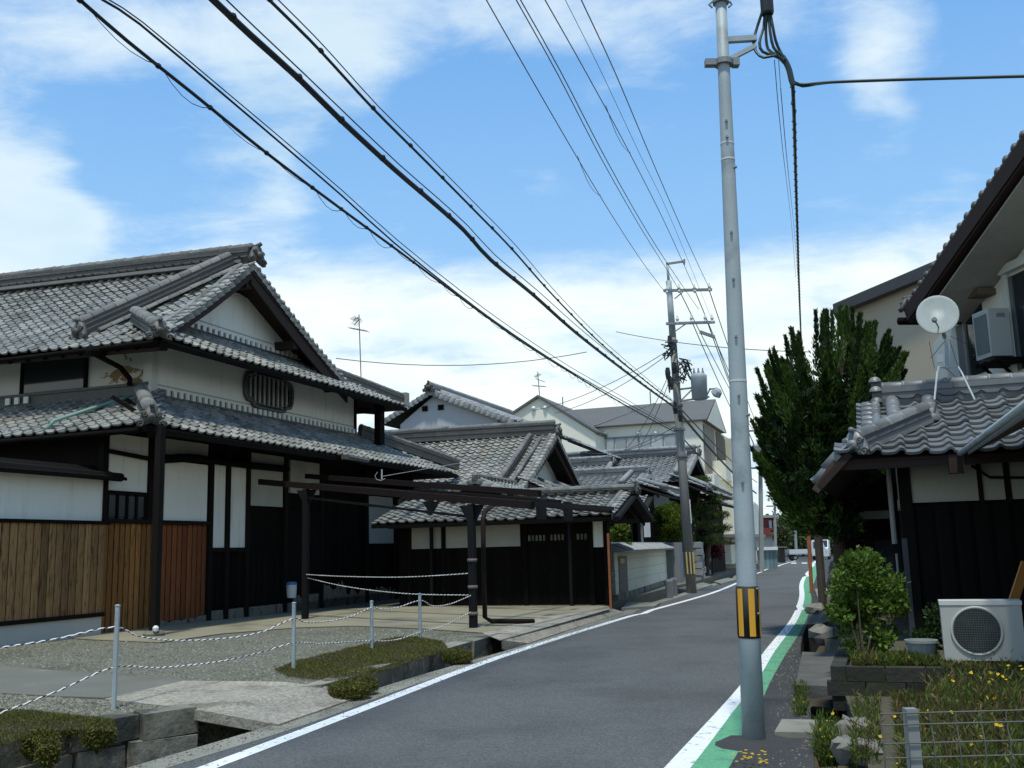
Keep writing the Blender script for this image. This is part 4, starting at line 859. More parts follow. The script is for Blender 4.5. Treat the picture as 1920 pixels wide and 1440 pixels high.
T5(MB().box(eu5+.6, 25.2, g5+.3, g5+6, 0, ez5+.1), 'wall', WOODK)
sk5 = Vector((0, 1.5, .55)); e5v = g5-1.2; tile_roof(h5, ST, (eu5-.3, e5v, ez5-.35), (1, 0, 0), sk5, 3.9, sk5.length, None, lambda a, b: .12*max(0, 1-a/1.5)**2+.12*max(0, (a-3)/1.6)**2, mat=TILE2)
ridge(h5, ST, (eu5-.2, e5v+.1, ez5-.22), (eu5+.9, g5+.2, ez5+.18), .2, .22, 3, .11, TILEB, TILE2); ridge(h5, ST, (eu5+3.4, e5v+.1, ez5-.2), (eu5+2.8, g5+.2, ez5+.18), .16, .2, 3, .1, TILEB, TILE2)
sl = Vector((1.3, 0, .5)); tile_roof(h5, ST, (19.6, g5+3.4, su(1180, 953, 19.6).z), (0, -1, 0), sl, 4.0, sl.length, None, None, mat=TILE2)
T5(MB().box(20.2, 20.5, g5+.2, g5+3.4, 0, 2.7), 'porch_wall', WOODK); T5(MB().box(20.1, 20.2, g5+1.9, g5+2.15, 1.9, 2.45), 'plaster_panel', PLAST)
q = su(1213, 980, 19.8); T5(MB().box(19.75, 19.8, q.y-.12, q.y+.12, q.z-.55, q.z+.55), 'white_sign_board', WHITE)
T5(MB().tube([(19.9, g5-.3, 0), (19.9, g5-.3, 3.0)], .05, 6), 'porch_post', STEELD)
# the grey-tiled connecting roofs between (seen over the gatehouse)
h6 = thing('annex_house', 'low annex with blue-grey ridge tiles between the mottled roof and the villa', 'house', S(26, -1, 0), A20)
r6 = su(1130, 862, 26); tile6 = Vector((2.4, 0, 1.1)); tile_roof(h6, ST, (23.6, r6.y+4, r6.z-1.35), (0, -1, 0), tile6, 4.6, tile6.length, None, None, mat=TILE2)
ridge(h6, ST, (26, r6.y-.4, r6.z-.25), (26, r6.y+4, r6.z-.25), .24, .36, 4, .11, TILEB, TILE2); oni(h6, ST, (26, r6.y-.5, r6.z-.2), (0, -1, 0), .35, TILEB)
caps(h6, ST, (23.7, r6.y-.4, r6.z-1.25), (25.9, r6.y-.4, r6.z-.2), .13, .28, mat=TILE2)
MB().box(24, 29, r6.y-1, r6.y+4, 0, r6.z-1.0).build('wall', WOODD, h6, ST)
q6 = su(1085, 835, 30); q7 = su(1105, 838, 30); sq = Vector((0, 2, .9)); tile_roof(h6, ST, (30, q7.y-.9, q7.z-.45), (1, 0, 0), sq, 3, sq.length, None, None, mat=TILE2)

# ------------------------------------------------------------------ walls along the street
p0, p1 = G(1168, 1120, .15), G(1256, 1091, .15); dw = (p1-p0).normalized(); Lw = (p1-p0).length; nw = Vector((dw.y, -dw.x, 0)); CWm = Matrix(((dw.x, -nw.x, 0, p0.x), (dw.y, -nw.y, 0, p0.y), (0, 0, 1, 0), (0, 0, 0, 1)))
cwl = thing('plaster_wall', 'cream plaster garden wall with grooved bands and a tiled coping beyond the gatehouse', 'wall', p0, math.atan2(dw.y, dw.x))
def Cw(mb, name, mat, parent=None): return mb.build(name, mat, parent or cwl, CWm)
for k, (z0, z1) in enumerate(((.28, .60), (.612, .92), (.932, 1.24), (1.252, 1.46))): Cw(MB().box(-1.2, Lw, 0, .22, z0, z1), 'wall_band', M('pale_green_cream', (.64, .62, .49), rough=.9, var=.06, col2=(.54, .52, .41), c2=(.5, .75)))
Cw(MB().box(-1.2, Lw, .012, .2, .2, 1.46), 'wall_core', CREAMD); Cw(MB().box(-1.3, Lw+.1, -.08, .25, -.3, .28), 'stone_footing', STONE)
Cw(MB().box(-.6, .9, -.03, 0, .3, 1.34), 'notice_panel', M('brown_grey_panel', (.17, .155, .125), rough=.9, var=.15)); Cw(MB().box(-.4, .35, -.045, -.03, 1.13, 1.27), 'yellow_plate', M('yellow_plate', (.45, .34, .12), rough=.7, var=.1))
n = int((Lw+1.3)/.32)
mcap = mesh_of(MB().prism([(0, -.32, -.06), (0, .11, .12), (0, .5, -.06), (0, .5, -.10), (0, -.32, -.10)], (.27, 0, 0)), 'coping_tile', TILE2); mrol = mesh_of(MB().tube([(.29, -.35, -.05), (.29, .11, .14)], .05, 6), 'coping_roll', TILE2)
for i in range(n):
    T_ = RM[cwl].inverted() @ CWm @ Matrix.Translation((-1.25+i*.32, 0, 1.56+random.uniform(-.006, .006))); link('coping_tile', mcap, cwl, T_); link('coping_roll', mrol, cwl, T_)
Cw(MB().tube([(-1.25, .11, 1.70), (Lw+.1, .11, 1.70)], .06, 6), 'coping_ridge', TILE2)
b = G(1266, 1094, .1); solo(MB().obox(b+V3(0, 0, .82), UW*.35, VW*.3, V3(0, 0, .82)), 'gate_pillar', M('grey_pillar', (.19, .20, .205), rough=.9, var=.1), 'plain grey gate pillar at the far end of the cream plaster wall', 'pillar', b)
def block_wall(name, label, pa, pb, h, rows, L, th=.35):
    a, b = Vector((pa.x, pa.y, 0)), Vector((pb.x, pb.y, 0)); d = (b-a); Ln = d.length; d.normalize(); nn = Vector((d.y, -d.x, 0)); root = thing(name, label, 'stone wall', a); n = max(1, int(Ln/L))
    for r in range(rows):
        for i in range(n):
            l = Ln/n; off = random.uniform(-.05, .05)
            mb = MB().obox(a+d*((i+.5)*l)+nn*off+V3(0, 0, (r+.5)*h/rows), d*(l*.46), nn*(th/2), V3(0, 0, h/rows*.45)); mb.v = [tuple(Vector(p)+Vector([random.uniform(-.03, .03) for _ in range(3)])) for p in mb.v]; mb.build('stone', M('pale_stone', (.24, .245, .24), rough=.95, var=.25, rnd=.35, bump=.5, bscale=8), root)
    return root
block_wall('stone_gatepost', 'pile of pale stone blocks forming a gatepost right behind the far pole', G(1309, 1087, .1), G(1317, 1082, .1), 1.75, 6, .9)
block_wall('garden_stone_wall', 'low pale stone wall under the maroon bush further along the street', G(1320, 1078, .1), G(1350, 1069, .1), 1.55, 5, .8)
block_wall('far_stone_wall', 'short stone wall between the grey pillar and the far pole', G(1276, 1090, .1), G(1290, 1086, .1), 1.3, 4, .8)
q = G(1372, 1063, 0); wf_ = thing('white_fence', 'white panel fence under the apartment block beside the street', 'fence', q, A20)
for i in range(7): MB().obox(q+UW*(i*.75-1.0)+VW*.2+V3(0, 0, .95), UW*.35, VW*.04, V3(0, 0, .95)).build('panel', WHITE, wf_)
MB().obox(q+UW*1.3+VW*.25+V3(0, 0, 2.0), UW*3.2, VW*.15, V3(0, 0, .06)).build('cap_rail', STEELD, wf_)
# slabs over the ditch further on
for (pix, lab) in (([(1165, 1140), (1228, 1136), (1238, 1130), (1180, 1128)], 'pale plank-like slab over the ditch by the gatehouse corner'), ([(1300, 1108), (1336, 1096), (1318, 1092), (1270, 1103)], 'grey slab over the ditch at the foot of the far pole'),
                   ([(1352, 1094), (1384, 1086), (1364, 1083), (1338, 1090)], 'far grey slab over the ditch under the apartment block')):
    P_ = [G(x, y, .06) for x, y in pix]; solo(MB().prism(P_, (0, 0, -.12)), 'ditch_slab', CONC, lab, 'slab', P_[0], group='slabs over the left ditch')
b = G(1146, 1152, 0); solo(MB().tube([b, AT(1140, 1000, b.y)], .035, 6), 'rusty_pipe', RUST, 'rusty red-brown pipe standing at the corner of the gatehouse', 'pipe', b)
b = G(1218, 1127, 0); 
for k_, dx in enumerate((0, 8)): b = G(1256+dx, 1128-dx*.6, -.1); solo(MB().lathe([(.12, 0), (.12, .62), (.09, .68)], b, 8), 'ditch_post', STEELD, ('short grey post beside the ditch left of the far pole', 'second short grey post beside the ditch, next to the far pole')[k_], 'post', b)
# ------------------------------------------------------------------ utility poles
pb = G(1414, 1392, 0); pt = AT(1350, -30, pb.y)
np_ = thing('utility_pole', 'tall grey steel utility pole with a black and yellow band, standing beside the green lane', 'utility pole', pb, 0, 'utility poles')
def pp(t): return pb+(pt-pb)*t
prad = lambda t: .095-.046*t
MB().tube([pp(t) for t in (0, .15, .3, .5, .7, .85, 1)], [prad(t) for t in (0, .15, .3, .5, .7, .85, 1)], 20).build('shaft', STEEL, np_, smooth=True)
pd = (pt-pb).normalized(); px_ = pd.cross(Vector((0, 1, 0))).normalized(); py_ = px_.cross(pd)
def tpix(y):
    lo, hi = 0.0, 1.0
    for _ in range(40):
        m = (lo+hi)/2; lo, hi = (m, hi) if proj(pp(m))[1] > y else (lo, m)
    return lo
t0, t1 = tpix(1196), tpix(1099); b0, b1 = pp(t0), pp(t1); r0 = prad(t0)+.004
wrap = MB().lathe([(r0, 0), (r0-.001, (b1-b0).length)], b0, 20, pd).build('warning_band', BLK, np_, smooth=True)
for k in range(6):
    a0 = k*math.pi/3+.36; mb = MB(); hh = (b1-b0).length
    for z in (.018, hh-.018):
        for j in range(5): a = a0+j*.135; mb.v.append(tuple(b0+pd*z+(px_*math.cos(a)-py_*math.sin(a))*(r0+.004)))
    mb.f += [(j, j+1, 6+j, 5+j) for j in range(4)]; mb.build('yellow_stripe', YEL, np_, smooth=True)
for y in (118, 232, 262, 318, 440, 527, 634, 744, 780, 905, 1104, 1150):
    t = tpix(y); s_ = 1 if y in (1104, 1150, 780, 318) else -.2; c = pp(t)-py_*-0; d_ = (Vector((s_*.8, -.8, 0))).normalized(); c = pp(t)+d_*prad(t)
    MB().tube([c-d_*.01, c+d_*.025], .012, 6).build('step_bolt', STEELD, np_)
for y in (300, 270, 715): t = tpix(y); MB().lathe([(prad(t)+.003, -.008), (prad(t)+.003, .008)], pp(t), 16, pd).build('steel_strap', M('bright_strap', (.55, .57, .57), rough=.4, var=.05), np_)
Yp = pb.y; q1, q2 = AT(1352, 76, Yp), AT(1418, 72, Yp); MB().beam(q1, q2, .05, .05).build('bracket_arm', STEEL, np_); MB().beam(AT(1417, 86, Yp), AT(1366, 112, Yp), .04, .04).build('bracket_brace', STEEL, np_)
t = tpix(118); c = pp(t); MB().lathe([(.085, -.025), (.085, .025)], c, 14, pd).obox(c+px_*.12, px_*.05, py_*.035, pd*.03).obox(c-px_*.11, px_*.03, py_*.04, pd*.035).build('clamp', STEELD, np_)
t = tpix(3); MB().lathe([(.075, -.02), (.075, .02)], pp(t), 14, pd).tube([pp(t)+px_*.08, pp(t)+px_*.11-pd*.03, pp(t)+px_*.08-pd*.06], .01, 5).tube([pp(t)-px_*.08, pp(t)-px_*.1-pd*.03, pp(t)-px_*.07-pd*.06], .01, 5).build('top_band', STEELD, np_)
md = []
for a in range(14): md.append((pb.x+.02+.44*math.cos(a*math.pi/7), pb.y-.12+.42*math.sin(a*math.pi/7)))
mm = MB(); mm.v = [(x, y, -.02) for x, y in md]+[((x-pb.x)*.62+pb.x, (y-pb.y)*.62+pb.y, .03+random.uniform(-.008, .008)) for x, y in md]+[(pb.x, pb.y, .035)]
mm.f = [(i, (i+1) % 14, 14+(i+1) % 14, 14+i) for i in range(14)]+[(14+i, 14+(i+1) % 14, 28) for i in range(14)]
structure(mm, 'pole_mound', ASPHD, smooth=True)

fb = G(1297, 1112, 0); ft = AT(1251, 492, fb.y+.2); FY = fb.y
fp = thing('utility_pole', 'old concrete utility pole with crossarms and transformer, standing by the left ditch beyond the gatehouse', 'utility pole', fb, 0, 'utility poles')
def fq(t): return fb+(ft-fb)*t
MB().tube([fq(0), fq(.4), fq(.76)], [.175, .15, .125], 14).build('shaft', POLEC, fp, smooth=True)
MB().tube([fq(.755), fq(.94)], [.125, .105], 12).tube([fq(.93), fq(1)], [.05, .045], 8).build('upper_shaft', STEEL, fp, smooth=True)
for xx in (-.115, .0, .115): c = fq(.055)+Vector((xx, -.205+abs(xx)*.35, 0)); MB().beam(c, fq(.118)+Vector((xx, -.20+abs(xx)*.35, 0)), .05, .02, (0, 1, 0)).build('warning_stripe', M('pale_yellow_strip', (.50, .38, .14), rough=.7), fp)
def fbar(xa, ya, xb, yb, r, name, Y=FY-.25, mat=STEELD): return MB().beam(AT(xa, ya, Y), AT(xb, yb, Y), r, r).build(name, mat, fp)
fbar(1244, 545, 1335, 543, .09, 'crossarm'); fbar(1249, 607, 1340, 604, .09, 'crossarm'); fbar(1249, 495, 1283, 490, .07, 'top_arm'); fbar(1283, 496, 1283, 486, .06, 'top_arm')
fbar(1265, 560, 1280, 548, .04, 'arm_brace'); fbar(1265, 622, 1285, 608, .04, 'arm_brace')
for x, y in ((1273, 541), (1302, 541), (1330, 539), (1250, 543), (1270, 600), (1296, 598), (1322, 597), (1335, 598)): c = AT(x, y, FY-.3); MB().lathe([(.03, -.16), (.06, -.1), (.035, -.04), (.065, .02), (.03, .1), (.02, .16)], c, 7).build('insulator', M('porcelain', (.62, .64, .62), rough=.3), fp)
fbar(1312, 622, 1340, 632, .10, 'insulator_rod'); fbar(1275, 730, 1300, 727, .06, 'transformer_frame'); fbar(1276, 752, 1330, 744, .06, 'transformer_frame'); fbar(1278, 750, 1298, 730, .05, 'transformer_frame'); fbar(1322, 748, 1332, 728, .05, 'transformer_frame'); fbar(1330, 730, 1345, 728, .05, 'transformer_frame')
c = AT(1311, 725, FY-.5); MB().lathe([(.2, -.46), (.27, -.44), (.28, .3), (.29, .38), (.2, .46)], c, 14).build('transformer', M('transformer_grey', (.33, .36, .38), rough=.55), fp, smooth=True)
for dx in (-.15, .0, .15): MB().lathe([(.03, .4), (.05, .5), (.03, .58), (.02, .66)], c+V3(dx, 0, 0), 7).build('bushing', STEELD, fp)
c = AT(1343, 738, FY-.3); MB().lathe([(.05, -.12), (.2, -.05), (.16, .12), (.05, .2)], c, 10, (.5, -.3, .6)).build('street_lamp', STEEL, fp)
rr = random.Random(4); mb = MB()
for k in range(26):     # tangle of service wires round the pole
    x0, y0_ = rr.choice([(1278, 700), (1262, 715), (1255, 655), (1285, 690)]); pts = [AT(x0+rr.uniform(-16, 16), y0_+rr.uniform(-22, 22), FY-.3+rr.uniform(-.3, .3)) for _ in range(4)]
    q = [pts[0].lerp(pts[1], 0), pts[0].lerp(pts[1], .6), pts[1].lerp(pts[2], .5), pts[2], pts[2].lerp(pts[3], .7)]; mb.tube(q, .022, 4)
for x, y in ((1256, 640), (1252, 700), (1258, 720), (1266, 765), (1276, 780), (1264, 690)): c = AT(x, y, FY-.35); mb.lathe([(.07, -.2), (.1, 0), (.07, .2)], c, 7)
stuff(mb.build('wire_tangle', CABLE, fp))
for y, r in ((640, .17), (765, .19), (810, .2), (860, .2)):
    lo = (1112-y)/(1112-492.); MB().lathe([(r, -.04), (r, .04)], fq(lo*.985), 12).build('band', STEELD, fp)
MB().tube([fq(.2)+V3(.15, -.08, 0), fq(.27)+V3(.15, -.08, 0)], .022, 5).build('conduit', WHITE, fp)

# ------------------------------------------------------------------ overhead cables
def spl(pts, step):
    out = []
    for i in range(len(pts)-1):
        p0, p1, p2, p3 = pts[max(i-1, 0)], pts[i], pts[i+1], pts[min(i+2, len(pts)-1)]; n = max(2, int((p2-p1).length/step))
        for k in range(n):
            t = k/n; out.append(.5*((2*p1)+(p2-p0)*t+(2*p0-5*p1+4*p2-p3)*t*t+(3*p1-p0-3*p2+p3)*t**3))
    return out+[pts[-1]]
def cpts(pix, A, B):
    A, B = Vector((A.x, A.y, 0)), Vector((B.x, B.y, 0)); d = (B-A).normalized(); n = Vector((d.y, -d.x, 0)); return [PL(x, y, A, n) for x, y in pix]
def cable(pix, near, far, r, label, mat=CABLE, ext=1.4, group='overhead cables', name='overhead_cable', step=.8):
    P = cpts(pix, near, far)
    if ext: P = [P[0]+(P[0]-P[1])*ext]+P
    P = spl(P, step); return solo(MB().tube(P, r, 6), name, mat, label, 'cable', P[0], group=group), P
nearL = lambda x, Y: AT(x, 0, Y)
C1 = [(150, 0), (240, 78), (360, 174), (500, 287), (640, 392), (760, 480), (900, 585), (1000, 655), (1130, 735), (1200, 775), (1266, 810)]
c1, P1 = cable(C1, nearL(150, 7.0), fq(.48), .016, 'black cable wound with a hanging coil of thin wire, leftmost of the thick cables', step=.3)
mb = MB(); acc = 0; last = P1[0]; i0 = 0
for i in range(1, len(P1)):
    if (P1[i]-P1[i0]).length > .62 or i == len(P1)-1:
        a, b = P1[i0], P1[i]; dr = .05+.07*random.random()
        mb.tube([a.lerp(b, t)+V3(.02, 0, -dr*4*t*(1-t)) for t in (0, .2, .4, .6, .8, 1)], .004, 4); mb.lathe([(.024, -.015), (.024, .015)], a, 6, b-a); i0 = i
stuff(mb.build('coil_wire', CABLE, c1))
cable([(193, 0), (262, 45), (420, 178), (540, 280), (640, 366), (740, 456), (860, 552), (960, 625), (1060, 690), (1150, 742), (1266, 806)], nearL(193, 7.4), fq(.485), .011, 'thin twin of the coil-wound cable, just right of it')
cable([(205, 0), (268, 42), (426, 174), (546, 275), (646, 361), (746, 451), (866, 547), (966, 620), (1066, 686), (1156, 738), (1266, 803)], nearL(205, 7.4), fq(.488), .006, 'hair-thin steel messenger wire right above the thin twin cable')
c2, P2 = cable([(400, 0), (470, 66), (560, 147), (640, 226), (740, 318), (810, 378), (870, 432), (920, 487), (1000, 553), (1090, 632), (1200, 717), (1268, 766)], nearL(400, 7.4), fq(.555), .031, 'thickest black bundled cable, second group from the left', step=.3)
cable([(425, 0), (480, 53), (570, 138), (650, 215), (748, 308), (818, 369), (878, 424), (928, 478), (1008, 545), (1098, 625), (1206, 712), (1268, 760)], nearL(425, 7.4), fq(.56), .007, 'thin wire carrying the thickest bundled cable')
c3, P3 = cable([(505, 0), (580, 74), (625, 122), (700, 204), (770, 274), (830, 334), (900, 405), (960, 467), (1040, 557), (1130, 647), (1220, 722), (1268, 757)], nearL(505, 7.6), fq(.565), .015, 'black cable with spacer rings, rightmost of the thick cables', step=.3)
cable([(522, 0), (590, 68), (635, 117), (708, 198), (778, 267), (838, 328), (908, 399), (968, 461), (1046, 552), (1136, 643), (1224, 719), (1268, 755)], nearL(522, 7.6), fq(.57), .006, 'thin wire clipped above the ringed cable')
for cc, P_, r in ((c2, P2, .042), (c3, P3, .026)):
    mb = MB(); i0 = 0
    for i in range(1, len(P_)-1):
        if (P_[i]-P_[i0]).length > .85: d = P_[i+1]-P_[i-1]; mb.lathe([(r*.8, -.025), (r, 0), (r*.8, .025)], P_[i]+V3(0, 0, .008), 7, d); i0 = i
    stuff(mb.build('spacer_rings', CABLE, cc))
for i, (pix, x0, lab) in enumerate(((([(912, 0), (985, 128), (1080, 292), (1150, 408), (1205, 492), (1247, 548)], 912, 'thin high power line, first from the left, ending at the crossarm')),
        (([(968, 0), (1045, 138), (1130, 302), (1200, 425), (1250, 505), (1274, 545)], 968, 'thin high power line, second from the left, reaching the crossarm')),
        (([(976, 0), (1050, 132), (1135, 296), (1206, 422), (1262, 510), (1310, 580)], 976, 'thin high power line running close beside the second one')),
        (([(1022, 0), (1100, 138), (1180, 286), (1250, 425), (1303, 543)], 1022, 'thin high power line, fourth from the left, with a small hanging loop')),
        (([(1060, 0), (1125, 130), (1200, 290), (1262, 420), (1335, 600)], 1060, 'very thin high wire between the fourth and the last power line')),
        (([(1090, 0), (1155, 140), (1230, 318), (1290, 455), (1331, 543)], 1090, 'thin high power line, last to the right, over the middle of the road')))):
    o, P_ = cable(pix, AT(x0, 0, 12.5), AT(pix[-1][0], pix[-1][1], FY), .0095 if i != 4 else .005, lab, mat=M('grey_wire', (.05, .06, .065), rough=.5), group='high power lines')
    if i in (0, 3):
        mb = MB(); a, b = (P_[len(P_)//3], P_[len(P_)//3+3]); mb.tube([a.lerp(b, t)+V3(.03, 0, -.42*4*t*(1-t)*.5) for t in (0, .15, .35, .5, .65, .85, 1)], .006, 4); mb.build('jumper_loop', CABLE, o)
def farline(pa, Ya, pb_, Yb, sag, r, label, mat=None, group='wires beyond the far pole'):
    a, b = AT(*pa, Ya), AT(*pb_, Yb); P_ = [a.lerp(b, t/12)-V3(0, 0, sag*4*(t/12)*(1-t/12)) for t in range(13)]; solo(MB().tube(P_, r, 5), 'far_wire', mat or M('grey_wire', (.05, .06, .065)), label, 'wire', a, group=group)
for k, (pa, Ya, pb_, Yb, sg_, r) in enumerate((((1268, 766), FY, (1418, 925), 70, .25, .05), ((1268, 757), FY, (1420, 905), 70, .2, .025), ((1268, 808), FY, (1418, 945), 70, .3, .025), ((1330, 545), FY, (1425, 812), 70, .2, .018), ((1303, 545), FY, (1418, 808), 70, .2, .018),
        ((1274, 545), FY, (1411, 805), 70, .2, .018), ((1296, 600), FY, (1415, 850), 70, .3, .018), ((1325, 600), FY, (1422, 850), 70, .3, .018), ((1340, 632), FY, (1424, 860), 70, .2, .018))):
    farline(pa, Ya, pb_, Yb, sg_, r, ('thick dark bundle', 'thin cable', 'low thin cable', 'high outer wire', 'high middle wire', 'high inner wire', 'second-arm wire', 'second-arm outer wire', 'low outer wire')[k]+' running on from the far concrete pole down the street')
farline((630, 672), 45, (1100, 660), 50, .5, .02, 'single thin wire crossing the sky above the middle roofs'); farline((1155, 622), FY+1, (1520, 660), 26, .15, .012, 'thin wire crossing the sky behind both poles towards the conifer')
for k, (a, b, c, d) in enumerate(((1000, 770, 1256, 655), (1040, 775, 1258, 660), (1090, 848, 1262, 812), (1170, 845, 1255, 700), (1185, 860, 1258, 705), (1060, 868, 1266, 800))):
    farline((a, b), 44+k, (c, d), FY, .3, .013, ('first', 'second', 'third', 'fourth', 'fifth', 'sixth')[k]+' thin service wire from the middle roofs up to the far pole', group='service wires to the far pole')
# cables on the near pole
Yn = pb.y-.02
sp = solo(MB().lathe([(.05, -.16), (.06, -.14), (.06, .2), (.045, .22)], AT(1437, -2, Yn), 10), 'cable_closure', CABLE, 'short black cylinder hanging at the top edge beside the near pole', 'cable closure', AT(1437, -2, Yn))
bun = [[(1432, 14), (1420, 50), (1413, 78), (1418, 98), (1432, 108), (1455, 104), (1470, 118)], [(1434, 14), (1432, 50), (1424, 80), (1430, 97), (1450, 104), (1468, 112)], [(1438, 14), (1436, 60), (1440, 92), (1456, 103), (1474, 118)],
       [(1442, 14), (1448, 45), (1454, 75), (1462, 95), (1472, 112)], [(1440, 14), (1444, 60), (1450, 88), (1460, 100), (1470, 110)]]
mb = MB()
for b_ in bun: mb.tube(spl([AT(x, y, Yn+random.uniform(-.04, .04)) for x, y in b_], .05), .0135, 6)
mb.tube(spl([AT(x, y, Yn) for x, y in ((1466, 106), (1474, 118), (1480, 132), (1484, 150), (1488, 160))], .04), .028, 8)
solo(mb, 'cable_loops', CABLEG, 'bunch of drooping dark cable loops hung on the bracket arm of the near pole', 'cable', AT(1440, 60, Yn))
mb = MB(); hz = [AT(1486, 152, Yn), AT(1498, 158, Yn), AT(1515, 158, Yn-.02), AT(1560, 154, Yn-.1), AT(1700, 149, Yn-.4), AT(1920, 143, Yn-.9), AT(2200, 136, Yn-1.6), AT(2200, 136, Yn-1.6)+(AT(2200, 136, Yn-1.6)-AT(1920, 143, Yn-.9))*6]
mb.tube(spl(hz, .1), .0135, 6); mb.tube(spl([AT(1487, 156, Yn), AT(1505, 163, Yn), AT(1530, 159, Yn-.05), AT(1570, 154, Yn-.12)], .05), .007, 5)
solo(mb, 'service_cable', CABLEG, 'green-black service cable running level from the near pole to the right edge', 'cable', hz[0])
dn = [(1486, 152), (1489, 220), (1492, 330), (1495, 430), (1498, 530), (1501, 610), (1503, 650)]; P_ = cpts(dn, AT(1487, 152, Yn), AT(1503, 650, 26))
dc = solo(MB().tube(spl(P_, .15), [.018]*len(spl(P_, .15)), 6), 'dropping_cable', CABLEG, 'dark cable with wound wire running from the near pole down behind the conifer', 'cable', P_[0])
mb = MB(); S_ = spl(P_, .3)
for a, b in zip(S_, S_[1:]): mb.tube([a.lerp(b, t)+V3((-.022 if t < .6 else .016)*math.sin(math.pi*t)*1.5, 0, -.02) for t in (0, .3, .6, 1)], .004, 4)
stuff(mb.build('coil_wire', CABLE, dc))
for x0, x1, w in ((1452, 1484, 'left'), (1460, 1488, 'right')): q = cpts([(x0, 112), (x0+(x1-x0)*.45, 270), (x1, 420), (x1+8, 520)], AT(x0, 112, Yn), AT(x1+8, 520, 24)); solo(MB().tube(spl(q, .4), .0035, 4), 'thin_drop_wire', CABLE, 'hair-thin wire sagging just left of the dropping cable, '+w+' of the pair', 'wire', q[0])

# ------------------------------------------------------------------ roof aerials
def aerial(px, py0, py1, Y, label, els):
    a, b = AT(px, py1, Y), AT(px-4, py0, Y); root = thing('tv_aerial', label, 'aerial', a, 0, 'roof aerials')
    MB().tube([a, b], .022, 5).build('mast', STEELD, root)
    for (y, x0, x1, dy) in els: MB().tube([AT(x0, y+dy, Y), AT(x1, y-dy, Y)], .016, 4).build('boom', STEELD, root)
    mb = MB()
    for (y, x0, x1, dy) in els:
        n = 6
        for i in range(n): x = x0+(x1-x0)*(i+.5)/n; c = AT(x, y+dy*(1-2*(i+.5)/n), Y); mb.tube([c-UW*.28, c+UW*.28], .008, 4)
    mb.build('elements', STEELD, root)
aerial(677, 590, 712, 36, 'tall thin aerial standing behind the ridge of the big white-gabled house', [(618, 655, 690, -3), (598, 662, 672, 3), (604, 664, 674, 6)])
aerial(1012, 697, 745, 46, 'small aerial on the cream gable of the apartment block', [(704, 1003, 1013, 3), (713, 1005, 1021, -3), (724, 998, 1024, -1)])
# ------------------------------------------------------------------ right-hand house with silvery tiles
RU_, RV = -3.83, -15.35
rh = thing('tiled_cottage', 'low dark timber house with large silvery roof tiles on the right, behind the shrub', 'house', S(RU_, RV, .25), A20)
def R_(mb, name, mat, smooth=False, parent=None): return mb.build(name, mat, parent or rh, ST, smooth)
SIL = M('large_silver_tile', (.145, .153, .156), rough=.42, var=.2, scale=5, rnd=.28, spec=.5, bump=.1, bscale=30)
eu_, ru_ = -4.62, -2.35; ezr = su(1680, 856, eu_).z; rzr = su(1760, 752, ru_).z
cl = su(1568, 860, eu_).y; rl = su(1655, 735, ru_).y; sr = Vector((ru_-eu_, 0, rzr-ezr)); Br_ = sr.length
# e runs towards -v so that e x s points up
tile_roof(rh, ST, (eu_, cl+.02, ezr), (0, -1, 0), sr, 5.6, Br_, lambda a, b: a > .35*min(b/Br_, .5)*2+(.0 if b/Br_ < .5 else .0), lambda a, b: .10*max(0, 1-a/1.5)**2*max(0, 1-b/Br_), mat=SIL, deck=[(0.05, .02), (5.6, .02), (5.6, Br_), (cl-rl, Br_)], dmat=DECKR)
tile_roof(rh, ST, (2*ru_-eu_, rl-4.5, ezr), (0, 1, 0), Vector((eu_-ru_, 0, rzr-ezr)), 4.5, Br_, None, None, mat=SIL)
ridge(rh, ST, (ru_, rl+.02, rzr-.03), (ru_, rl-5, rzr-.03), .24, .30, 3, .10, TILEB, SIL)
def mr_(t, v): return Vector((eu_+(ru_-eu_)*t, v, ezr+(rzr-ezr)*t+.03))
verge(rh, ST, mr_(.42, rl+.34), mr_(1.0, rl+.34), (0, 1, 0), .16, .24, SIL)
for dv in (-.12, -.62): caps(rh, ST, mr_(.50, rl+dv)+V3(0, 0, .05), mr_(.97, rl+dv)+V3(0, 0, .05), .10, .26, mat=SIL)
R_(MB().box(ru_-.11, ru_+.11, rl+.02, rl+.16, rzr-.1, rzr+.36), 'ridge_end_ornament', TILEB)
for dz in (.02, .19, .34): caps(rh, ST, (ru_-.2, rl+.1, rzr+dz), (ru_+.15, rl+.1, rzr+dz), .085, .35, mat=SIL)
hA, hB = mr_(.52, rl-.55), mr_(.06, cl-.30); ridge(rh, ST, hB, hA, .2, .22, 4, .12, TILEB, SIL); oni(rh, ST, hB+V3(-.03, .03, .0), (-.8, .55, -.1), .36, SIL)
# street side: pent roof running away up the street, seen end on
vq = Vector((0, -.42, .42)); tile_roof(rh, ST, (eu_+1.2, cl+.30, ezr-.30), (-1, 0, 0), vq, 1.2, vq.length, None, None, mat=SIL, dmat=DECKR)
tile_roof(rh, ST, (2.5, cl+.30, ezr-.30), (-1, 0, 0), vq, 6, vq.length, None, None, mat=SIL, dmat=DECKR)
verge(rh, ST, (eu_+.02, cl+.30, ezr-.28), (eu_+.02, cl+.02, ezr+.08), (-1, 0, 0), .08, .2, SIL, False)
R_(MB().beam((eu_+.04, cl+.30, ezr-.40), (eu_+.04, cl-.0, ezr-.03), .05, .10), 'barge_board', M('brown_gutter', (.05, .028, .02), rough=.6))
R_(MB().box(eu_+.05, eu_+.12, cl-5.5, cl, ezr-.14, ezr-.03), 'eave_fascia', DECKR)
